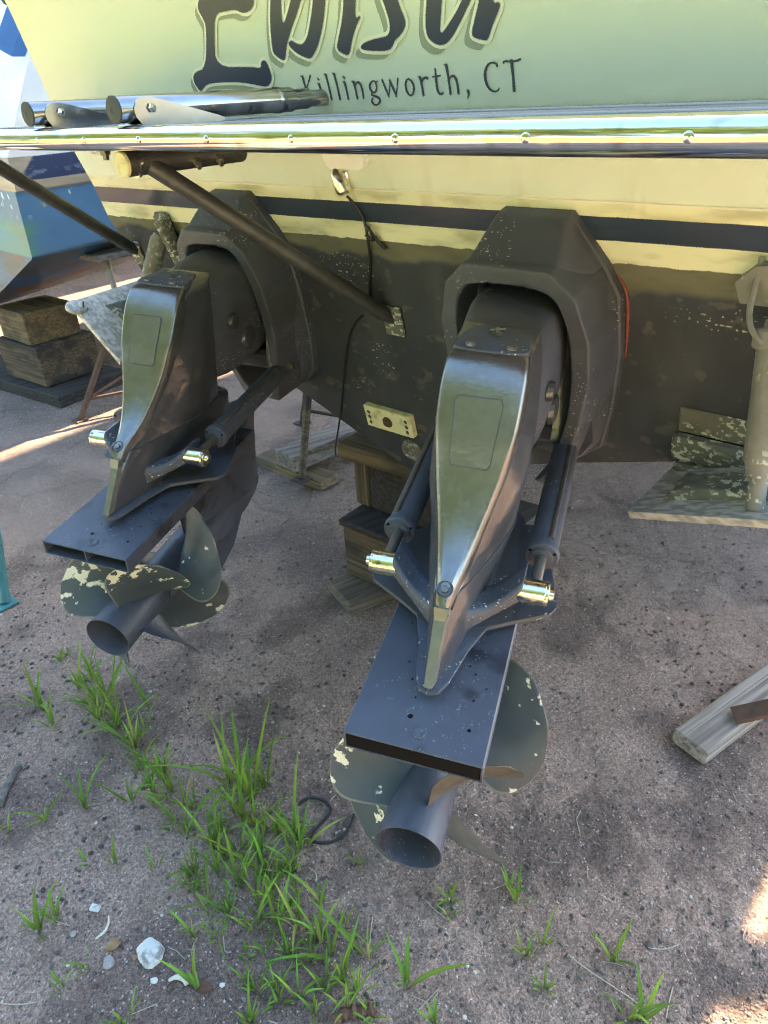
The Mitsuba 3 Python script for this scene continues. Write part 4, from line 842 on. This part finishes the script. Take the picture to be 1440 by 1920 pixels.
fb = thing('far_boat', 'dark hulled boat standing beyond the blue boat', 'boat')
def fring(Y, w, rise):
    h_ = [(0, .45), (-1.15, .85), (-1.2, 1.3), (-1.25, 2.2), (1.25, 2.2), (1.2, 1.3), (1.15, .85)]
    return [(-7.75 + a * w, Y, z + rise * max(0, 1.5 - z)) for a, z in h_]
part('hull', loft([fring(1.2, 1, 0), fring(3, 1, .05), fring(6, .95, .2), fring(8.5, .1, .6)]), 'housing_paint', fb, smooth=False)
part('keel_block', cbox(-8.0, -7.5, 2.2, 2.5, 0, .44, .01), 'timber_dark', fb)
# ------------------------------------------------------------------ timber
def block(label, m_, x0, x1, y0, y1, z0, z1, rot=0, at=None, b=.005, group=None, name='timber_block', jig=True):
    m = cbox(x0, x1, y0, y1, z0, z1, b)
    if jig:
        m = m.subdivide().subdivide()
        m.vertices = m.vertices + .004 * (np.stack([meshkit.fbm(m.vertices * 9 + k * 3.3, seed=k + 2) for k in range(3)], 1) - .5)
    if rot:
        c_ = np.array(at if at is not None else [(x0 + x1) / 2, (y0 + y1) / 2, 0])
        m = moved(moved(m, t=-c_), rotz(rot), c_)
    return solo(name, m, m_, label, 'timber block' if name == 'timber_block' else 'plank', group, smooth=25)
block('pale worn timber pad directly under the keel of the cream boat', 'timber_yellow', -1.545, -.98, 1.50, 1.78, .445, .500, .05)
block('narrow tar stained upright block, left one of the pair under the keel pad', 'timber_tar', -1.495, -1.433, 1.515, 1.80, .272, .444)
block('black tarred block, right one of the pair under the keel pad', 'timber_dark', -1.430, -1.05, 1.517, 1.82, .272, .444)
block('thin black slab lying on the big yellowish block under the keel', 'timber_dark', -1.480, -.95, 1.405, 1.86, .247, .271, .02)
block('big yellowish timber block low in the stack under the keel', 'timber_x', -1.470, -.96, 1.412, 1.86, .048, .246, .01)
block('short brown plank on the ground under the keel block stack', 'timber_y', 0, .168, 0, .62, .0, .046, math.atan2(-.29, .957), name='ground_plank', jig=True)
k = 'ground_plank'; scene[k]['to_world'] = T().identity() if False else T().translate([0, 0, 0])
# the plank was made about its own centre: bring its near corner to its place
mm = cbox(0, .168, 0, .62, 0, .046, .005).subdivide().subdivide(); mm.vertices = mm.vertices + .004 * (np.stack([meshkit.fbm(mm.vertices * 9 + q_ * 3.3, seed=q_ + 2) for q_ in range(3)], 1) - .5)
scene[k] = mikit.ply(moved(mm, rotz(-.35), (-1.492, 1.338, .0)), 'timber_y', smooth=25)
block('grey timber on top of the pale plank behind the left drive', 'timber_grey', -2.285, -2.145, 1.83, 2.28, .047, .125, -.09)
block('pale plank lying flat under the grey timber behind the left drive', 'timber_yellow', -2.46, -2.015, 1.835, 1.945, .0, .044, -.02)
block('yellow sided upper block under the blue boat', 'timber_yellow', -4.56, -4.21, 1.70, 2.02, .315, .50, 0)
block('weathered lower block of the stack under the blue boat', 'timber_x', -4.62, -4.16, 1.68, 2.06, .075, .312, .06)
block('dark base plank under the stack of the blue boat', 'timber_dark', -5.1, -3.98, 1.60, 2.1, .0, .072, .1)
mm = cbox(0, .098, 0, .46, 0, .046, .006).subdivide().subdivide().subdivide(); mm.vertices = mm.vertices + .004 * (np.stack([meshkit.fbm(mm.vertices * 12 + q_ * 3.3, seed=q_ + 2) for q_ in range(3)], 1) - .5)
solo('ground_plank', moved(mm, rotz(-.28), (-.318, 1.406, .002)), 'plank_grey', 'weathered grey plank on the ground at the right edge under a rusty bar', 'plank', smooth=25)
# jack stands
def stand(label, m_, feet, apex, pad, r=.017, brace=True):
    t = thing('jack_stand', label, 'jack stand')
    apex = np.array(apex)
    for f_ in feet:
        f_ = np.array(f_); d = (apex - f_) / np.linalg.norm(apex - f_)
        part('leg', tube([f_ + d * .008, apex], r, 8), m_, t, smooth=40)
        part('foot', cbox(f_[0] - .035, f_[0] + .035, f_[1] - .035, f_[1] + .035, .001 + f_[2], .009 + f_[2], .002), m_, t)
    for a, b in zip(feet, feet[1:] + feet[:1]) if brace else ():
        a, b = np.array(a), np.array(b)
        part('brace', tube([a + (apex - a) * .18, b + (apex - b) * .18], r * .55, 8), m_, t)
    part('screw', tube([apex - [0, 0, .12], np.array(pad) - [0, 0, .02]], .016, 10), 'dull_steel', t)
    part('pad', cbox(pad[0] - .11, pad[0] + .11, pad[1] - .11, pad[1] + .11, pad[2] - .03, pad[2], .006), 'timber_grey', t)
    return t
stand('rusty jack stand below the chine of the blue boat', 'rust', [(-3.70, 1.63, 0), (-3.42, 2.25, 0), (-4.05, 2.35, 0)], (-3.74, 2.05, .55), (-3.86, 2.1, .80))
stand('drab jack stand with a slanting leg behind the left drive', 'timber_x', [(-2.10, 1.80, .045), (-1.95, 2.45, 0), (-2.62, 2.3, 0)], (-2.23, 2.08, .60), (-2.16, 2.1, .90))
stand('teal jack stand with only one leg showing at the left edge', 'teal_paint', [(-2.365, .595, 0), (-3.3, .15, 0), (-3.35, .7, 0)], (-2.64, .85, .75), (-2.68, .87, 1.0), r=.02, brace=False)
ts_ = thing('jack_stand', 'rusty steel stand whose flat bar crosses the grey plank at right', 'jack stand')
d = np.array([.30, .19, .16]); d /= np.linalg.norm(d)
bar = moved(cbox(0, .75, -.026, .026, -.007, .007, .002), np.stack([d, np.cross([0, 0, 1], d) / np.linalg.norm(np.cross([0, 0, 1], d)), np.cross(d, np.cross([0, 0, 1], d) / np.linalg.norm(np.cross([0, 0, 1], d)))], 1), (-.212, 1.535, .056))
part('bar', bar, 'rust', ts_)
part('post', tube([(.35, 1.90, .0), (.35, 1.90, .62)], .03, 12), 'rust', ts_)
part('pad', cbox(.22, .46, 1.8, 2.0, .62, .66, .006), 'timber_grey', ts_)

# ------------------------------------------------------------------ boat shed ahead and trees behind the photographer
shed = thing('boat_shed', 'grey green boat shed far ahead of the boats', 'shed')
part('wall', cbox(-3.52, -.5, 9.8, 15.0, 0, 4.9, .01), 'shed_wall', shed)
rf = hull_of([(x_, y_, z_) for x_, y_, z_ in ((-3.54, 9.7, 4.9), (-.45, 9.7, 4.9), (-3.54, 15.1, 4.9), (-.45, 15.1, 4.9), (-3.54, 9.75, 5.9), (-.45, 9.75, 5.9), (-3.54, 15, 5.9), (-.45, 15, 5.9))])
part('roof', rf, 'canvas', shed, smooth=False)
part('door', cbox(-2.4, .4, 9.76, 9.80, 0, 3.6, .01), 'tab_metal', shed)
def tree(x_, y_, h_, r_, seed, label):
    g = np.random.default_rng(seed); t = thing('tree', label, 'tree', 'trees beyond the lawn')
    z0 = .25
    part('trunk', cat(tube([(x_, y_, z0 - .4), (x_ + .1, y_, h_ * .35), (x_ + .05, y_ + .1, h_ * .75)], [.20, .16, .06], 10), *[tube([(x_ + .08, y_, h_ * .4), (x_ + r_ * .6 * math.cos(a), y_ + r_ * .6 * math.sin(a), h_ * .65)], [.08, .02], 7) for a in (0.4, 2.3, 4.4)]), 'bark', t)
    n_ = 9000
    cl = np.clip(g.normal(size=(40, 3)), -1.8, 1.8) * [r_ * .5, r_ * .5, h_ * .23] + [x_, y_, h_ * .55]
    c_ = cl[g.integers(0, 40, n_)] + g.normal(size=(n_, 3)) * r_ * .20
    a_ = g.normal(size=(n_, 3)); a_ /= np.linalg.norm(a_, axis=1, keepdims=True)
    b_ = np.cross(a_, g.normal(size=(n_, 3))); b_ /= np.linalg.norm(b_, axis=1, keepdims=True)
    s_ = g.uniform(.14, .26, (n_, 1))
    V = np.stack([c_ - a_ * s_, c_ + b_ * s_ * .5, c_ + a_ * s_, c_ - b_ * s_ * .5], 1).reshape(-1, 3)
    V[:, 2] = np.maximum(V[:, 2], .4)
    q_ = np.arange(n_) * 4
    Fq = np.vstack([np.stack([q_, q_ + 1, q_ + 2], 1), np.stack([q_, q_ + 2, q_ + 3], 1)])
    col = np.repeat(np.array([.102, .150, .046]) * g.uniform(.75, 1.35, (n_, 1)), 4, axis=0)
    part('crown', trimesh.Trimesh(V, Fq, process=False), 'leaf_mat', t, smooth=False, color=col)
for k, (x_, y_, h_, r_) in enumerate(((-19, -7, 11.4, 4.2), (-13, -9.5, 12.2, 4.2), (-7, -10, 12.8, 4.3), (-1.5, -9.2, 11.6, 4.0), (4, -10, 12.6, 4.3), (9.5, -9.0, 11.5, 4.1), (14.5, -7, 12.2, 4.2), (19, -4, 11.6, 4.2))):
    tree(x_, y_, h_, r_, 40 + k, 'leafy green tree beyond the sunlit lawn, number %s of the row' % ('one', 'two', 'three', 'four', 'five', 'six', 'seven', 'eight')[k])

# ------------------------------------------------------------------ grass, weeds
def blade_strip(base, az, h_, lean, w_, curl, col0, col1, n=7):
    """One grass leaf: a folded, tapering strip that arches outwards."""
    d = np.array([math.cos(az), math.sin(az), 0]); sd = np.array([-math.sin(az), math.cos(az), 0])
    V, Cc = [], []
    p = np.array(base, float); el = math.pi / 2 - lean
    for i in range(n + 1):
        u = i / n
        ww = w_ * (min(1, .45 + 2.2 * u) * (1 - u ** 2.2) + .02)
        nrm = -d * math.sin(el) + np.array([0, 0, 1]) * math.cos(el)
        V += [p - sd * ww / 2 + nrm * ww * .16, p, p + sd * ww / 2 + nrm * ww * .16]
        cc = col0 * (1 - u) ** 2 + col1 * (1 - (1 - u) ** 2); Cc += [cc * .95, cc * 1.1, cc * .95]
        p = p + (d * math.cos(el) + np.array([0, 0, 1]) * math.sin(el)) * h_ / n
        el -= curl / n
    Fc = []
    for i in range(n):
        a = i * 3
        Fc += [(a, a + 1, a + 4), (a, a + 4, a + 3), (a + 1, a + 2, a + 5), (a + 1, a + 5, a + 4)]
    return np.array(V), np.array(Fc), np.array(Cc)
def tuft_mesh(spots, g, dens=1.0, wid=1.0):
    Vs, Fs, Cs, o = [], [], [], 0
    for x_, y_, h_ in spots:
        n_ = int(max(3, g.integers(4, 8) * dens))
        az0 = g.uniform(0, 6.28)
        for i in range(n_):
            az = az0 + i * 2.4 + g.normal() * .3
            hh = h_ * g.choice([.5, .75, 1.0, 1.25], p=[.3, .25, .25, .2]) * g.uniform(.85, 1.15); r_ = g.uniform(0, .012)
            bx, by = x_ + r_ * math.cos(az), y_ + r_ * math.sin(az)
            yel = g.random()
            c1 = np.array([.16, .33, .06]) * g.uniform(.6, 1.3) + np.array([.07, .05, 0]) * (yel > .7) + np.array([.22, .10, .06]) * (yel < .05)
            c0 = np.array([.16, .20, .06]) if g.random() > .18 else np.array([.35, .32, .12])
            v, f, c_ = blade_strip((bx, by, gz(bx, by) - .003), az, hh, abs(g.normal()) * .28 + .04, g.uniform(.0052, .0095) * wid * (.65 + hh * 3.2), abs(g.normal()) * .75 + .08, c0, c1)
            Vs.append(v); Fs.append(f + o); Cs.append(c_); o += len(v)
    return trimesh.Trimesh(np.vstack(Vs), np.vstack(Fs), process=False), np.vstack(Cs)
g = np.random.default_rng(21)
spots = []
for src, k_, sp in (('STRIP', 2, .022), ('CLUMP', 1.5, .028)):
    for q_, (x_, y_, h_) in enumerate(D[src]):
        spots.append((x_, y_, h_ * (1.35 if k_ == 1.5 and q_ < 7 else 1.12)))
        if k_ == 1.5 and q_ % 4 == 3: continue
        for _ in range(1):
            spots.append((x_ + g.normal() * sp, y_ + g.normal() * sp, h_ * g.uniform(.45, .85)))
m, c_ = tuft_mesh(spots, g, dens=1.3)
scene['grass'] = mikit.ply(m, 'grass_mat', smooth=False, color=c_)
labels['grass'] = {'label': 'green grass growing in a dense patch and strip out of the dirt', 'category': 'grass', 'kind': 'stuff'}
TL = ['grass tuft at the upper left below the left propeller', 'low grass tuft left of the tuft below the left propeller', 'spreading grass tuft at the left edge, mid height', 'grass tuft with upright leaves right of the spreading left edge tuft', 'small upright grass tuft left of the grass strip', 'grass tuft standing alone right of the left exhaust hub', 'tiny seedling on bare dirt, left of a similar one', 'tiny seedling on bare dirt just left of the dense grass patch', 'flat pale seedling on bare dirt left of the two tiny seedlings', 'broad leaved weed at the lower left edge',
      'small weed just right of the broad leaved weed', 'faint sprig left of the brown pebble', 'single arching grass tuft beside the brown pebble', 'grass tuft at the bottom edge under the white stone', 'flattened dry grass at the left edge', 'upper grass shoot right of the white stone', 'tall grass shoot right of the bone like shell', 'tall grass shoot at the right side of the dense patch', 'big weed with leaves spread sideways at the bottom centre', 'small tuft at the right edge of the dense patch',
      'little sprout right of the open exhaust hub', 'short tuft under the right propeller tips', 'small two leaf weed under the lower right blade', 'narrow leaf tuft below the two leaf weed', 'lone sprig near the bottom right of centre', 'long single leaf grass at the lower right', 'leafy grass tuft at the bottom right', 'second leafy tuft at the bottom right edge, beside the first', 'small tuft at the bottom edge right of centre', 'grass tuft at the bottom edge by the brown root', 'grass tuft at the bottom edge left of the brown root', 'grass tuft at the bottom edge under the dense patch', 'thin sprout directly below the right exhaust hub', 'thin sprout below the edge of the lower right blade', 'yellowing tuft just right of the brown root']
for i, (x_, y_, h_) in enumerate(D['TUFT']):
    g = np.random.default_rng(100 + i)
    big = i in (9, 18)
    m, c_ = tuft_mesh([(x_, y_, h_)], g, dens=1.1, wid=1.5 if big else 1.1)
    nm = 'weed' if i in (9, 10, 18, 22) else 'grass_tuft'
    solo(nm, m, 'grass_mat', TL[i], 'weed' if nm == 'weed' else 'grass tuft', 'separate grass tufts and weeds in the dirt', smooth=False, color=c_)

# ------------------------------------------------------------------ stones and litter
SL = [('stone', 'white pitted stone, largest of the stones', 'stone_white'), ('stone', 'smooth brown pebble beside the white stone', 'stone_brown'), ('stone', 'grey angular pebble below the brown pebble', 'stone_grey'), ('stone', 'small pale pebble under the white stone', 'stone_white'), ('stone', 'dark flat pebble left of the grey pebble', 'root_mat'), ('stone', 'flat brownish pebble right of the white shell', 'root_mat'), ('stone', 'tan pebble touching the left of the white stone', 'stone_brown'), ('stone', 'light pebble near the single arching tuft', 'stone_grey'), ('stone', 'small orange pebble on the dirt above the white scrap', 'stone_brown'), ('stone', 'small pale pebble above the brown pebble', 'stone_grey'), ('stone', 'cream pebble right of the flat brownish pebble', 'stone_white')]
for i, ((x_, y_, w_), (nm, lb, mt)) in enumerate(zip(D['STONE'], SL)):
    solo(nm, moved(rock(w_ / 2, 3 + i, .6 if i else .55, 3), rotz(i * 1.3), (x_, y_, gz(x_, y_) + w_ * .12)), mt, lb, 'stone', smooth=True)
def scrap(pts, th, w_):
    P = smooth_path([(a, b, gz(a, b) + .006) for a, b in pts], 6)
    return tube(P, np.interp(np.linspace(0, 1, len(P)), [0, .5, 1], [w_ * .5, w_, w_ * .6]), 8)
S = D['SHELL']
m = scrap(S[:3], .004, .0065); m.vertices[:, 2] = gz(*S[0]) + .003 + (m.vertices[:, 2] - m.vertices[:, 2].min()) * .6
solo('shell', m, 'shell_mat', 'curved white broken shell at the lower left', 'shell')
solo('scrap', moved(cbox(-.011, .011, -.0075, .0075, 0, .007, .0015), rotz(.5), (*S[3], gz(*S[3]) + .001)), 'stone_white', 'small white scrap of plaster on the dirt', 'scrap')
solo('shell', scrap([S[4], S[5], S[6]], .003, .003), 'shell_mat', 'thin curved shell sliver below the white scrap', 'shell')
P = smooth_path([(a, b, gz(a, b) + .004) for a, b in D['CABLE']], 6)
solo('ground_cable', tube(P, .0035, 8), 'cable_mat', 'black cable end lying on the dirt by the right propeller', 'cable')
P = smooth_path([(a, b, gz(a, b) + .008) for a, b in D['ROOT']], 6)
solo('root', tube(P, .011 + .003 * np.sin(np.arange(len(P)) * 1.7), 10), 'root_mat', 'brown root at the bottom edge of the picture', 'root')
WL = ['grey stick at the left edge', 'long pale straw left of the bottom right tufts', 'short white straw right of the long leaf grass', 'thin crooked twig at the bottom right', 'pale straw at the lower left edge', 'short straw under the left propeller', 'tiny straw above the white scrap']
for i, q_ in enumerate(D['TWIG']):
    P = smooth_path([(a, b, gz(a, b) + (.010 if i == 0 else .003)) for a, b in q_], 6) if len(q_) > 2 else np.array([(a, b, gz(a, b) + .003) for a, b in q_])
    solo('stick', tube(P, .009 if i == 0 else .0012, 7), 'timber_grey' if i == 0 else 'twig_mat', WL[i], 'stick')
def scatter(n_, lo_, hi_, seed, keep):
    g = np.random.default_rng(seed); ico = trimesh.creation.icosphere(subdivisions=0)
    X_ = g.uniform(-2.6, .3, n_ * 3); Y_ = g.uniform(-.1, 2.6, n_ * 3)
    ok = g.random(n_ * 3) < keep(X_, Y_)
    X_, Y_ = X_[ok][:n_], Y_[ok][:n_]
    Z_ = ground_h(X_, Y_); s_ = lo_ + (hi_ - lo_) * g.random(len(X_)) ** 4
    v = ico.vertices[None] * (1 + .5 * (g.random((len(X_), 12, 1)) - .5)) * s_[:, None, None] * np.array([1, .8, .6])
    a_ = g.uniform(0, 6.28, len(X_)); c_, n2 = np.cos(a_)[:, None], np.sin(a_)[:, None]
    v = np.stack([v[..., 0] * c_ - v[..., 1] * n2, v[..., 0] * n2 + v[..., 1] * c_, v[..., 2]], -1) + np.stack([X_, Y_, Z_ + s_ * .2], -1)[:, None]
    f = (ico.faces[None] + (np.arange(len(X_)) * 12)[:, None, None]).reshape(-1, 3)
    return trimesh.Trimesh(v.reshape(-1, 3), f, process=False)
near = lambda X_, Y_: np.clip(1.25 - (Y_ * .75 - X_ * .35) * .42, .15, 1)
scene['gravel'] = mikit.ply(scatter(18000, .0010, .0062, 5, near), 'pebble_mat', smooth=False)
labels['gravel'] = {'label': 'fine dark grit and gravel scattered over the dirt', 'category': 'gravel', 'kind': 'stuff'}
clod = lambda X_, Y_: np.clip((meshkit.fbm(np.stack([X_ * 3.1 + 4, Y_ * 3.1, X_ * 0], 1), seed=12) - .47) * 7, 0, 1) * np.clip(1.5 - Y_ * .55, .1, 1)
scene['soil_crumbs'] = mikit.ply(scatter(2600, .0018, .0085, 9, clod), 'clod_mat', smooth=False)
labels['soil_crumbs'] = {'label': 'dark crumbs of soil lying in patches on the dirt', 'category': 'soil', 'kind': 'stuff'}
scene['small_stones'] = mikit.ply(scatter(260, .004, .011, 10, near), 'pebble_mat', smooth=False)
labels['small_stones'] = {'label': 'scattered small grey stones on the dirt', 'category': 'gravel', 'kind': 'stuff'}
g = np.random.default_rng(77); Vs, Fs, o = [], [], 0
for _ in range(420):
    x_, y_ = g.uniform(-2.2, .2), g.uniform(0, 1.7)
    if g.random() > max(.06, 1.1 - (y_ * .75 - x_ * .35) * .9): continue
    a_, l_ = g.uniform(0, 6.28), g.uniform(.008, .038); b_ = a_ + g.normal() * .5
    P = [(x_, y_), (x_ + math.cos(a_) * l_, y_ + math.sin(a_) * l_), (x_ + math.cos(a_) * l_ + math.cos(b_) * l_ * .7, y_ + math.sin(a_) * l_ + math.sin(b_) * l_ * .7)]
    m = tube([(u, v, gz(u, v) + .0025) for u, v in P], g.uniform(.0005, .0011), 4)
    Vs.append(m.vertices); Fs.append(m.faces + o); o += len(m.vertices)
scene['straw_litter'] = mikit.ply(trimesh.Trimesh(np.vstack(Vs), np.vstack(Fs), process=False), 'twig_mat', smooth=False)
labels['straw_litter'] = {'label': 'dry straw bits and root fibres littering the dirt', 'category': 'litter', 'kind': 'stuff'}
scene['pale_grit'] = mikit.ply(scatter(900, .0014, .006, 6, near), 'pale_pebble', smooth=False)
labels['pale_grit'] = {'label': 'pale specks of stone and shell in the dirt', 'category': 'gravel', 'kind': 'stuff'}
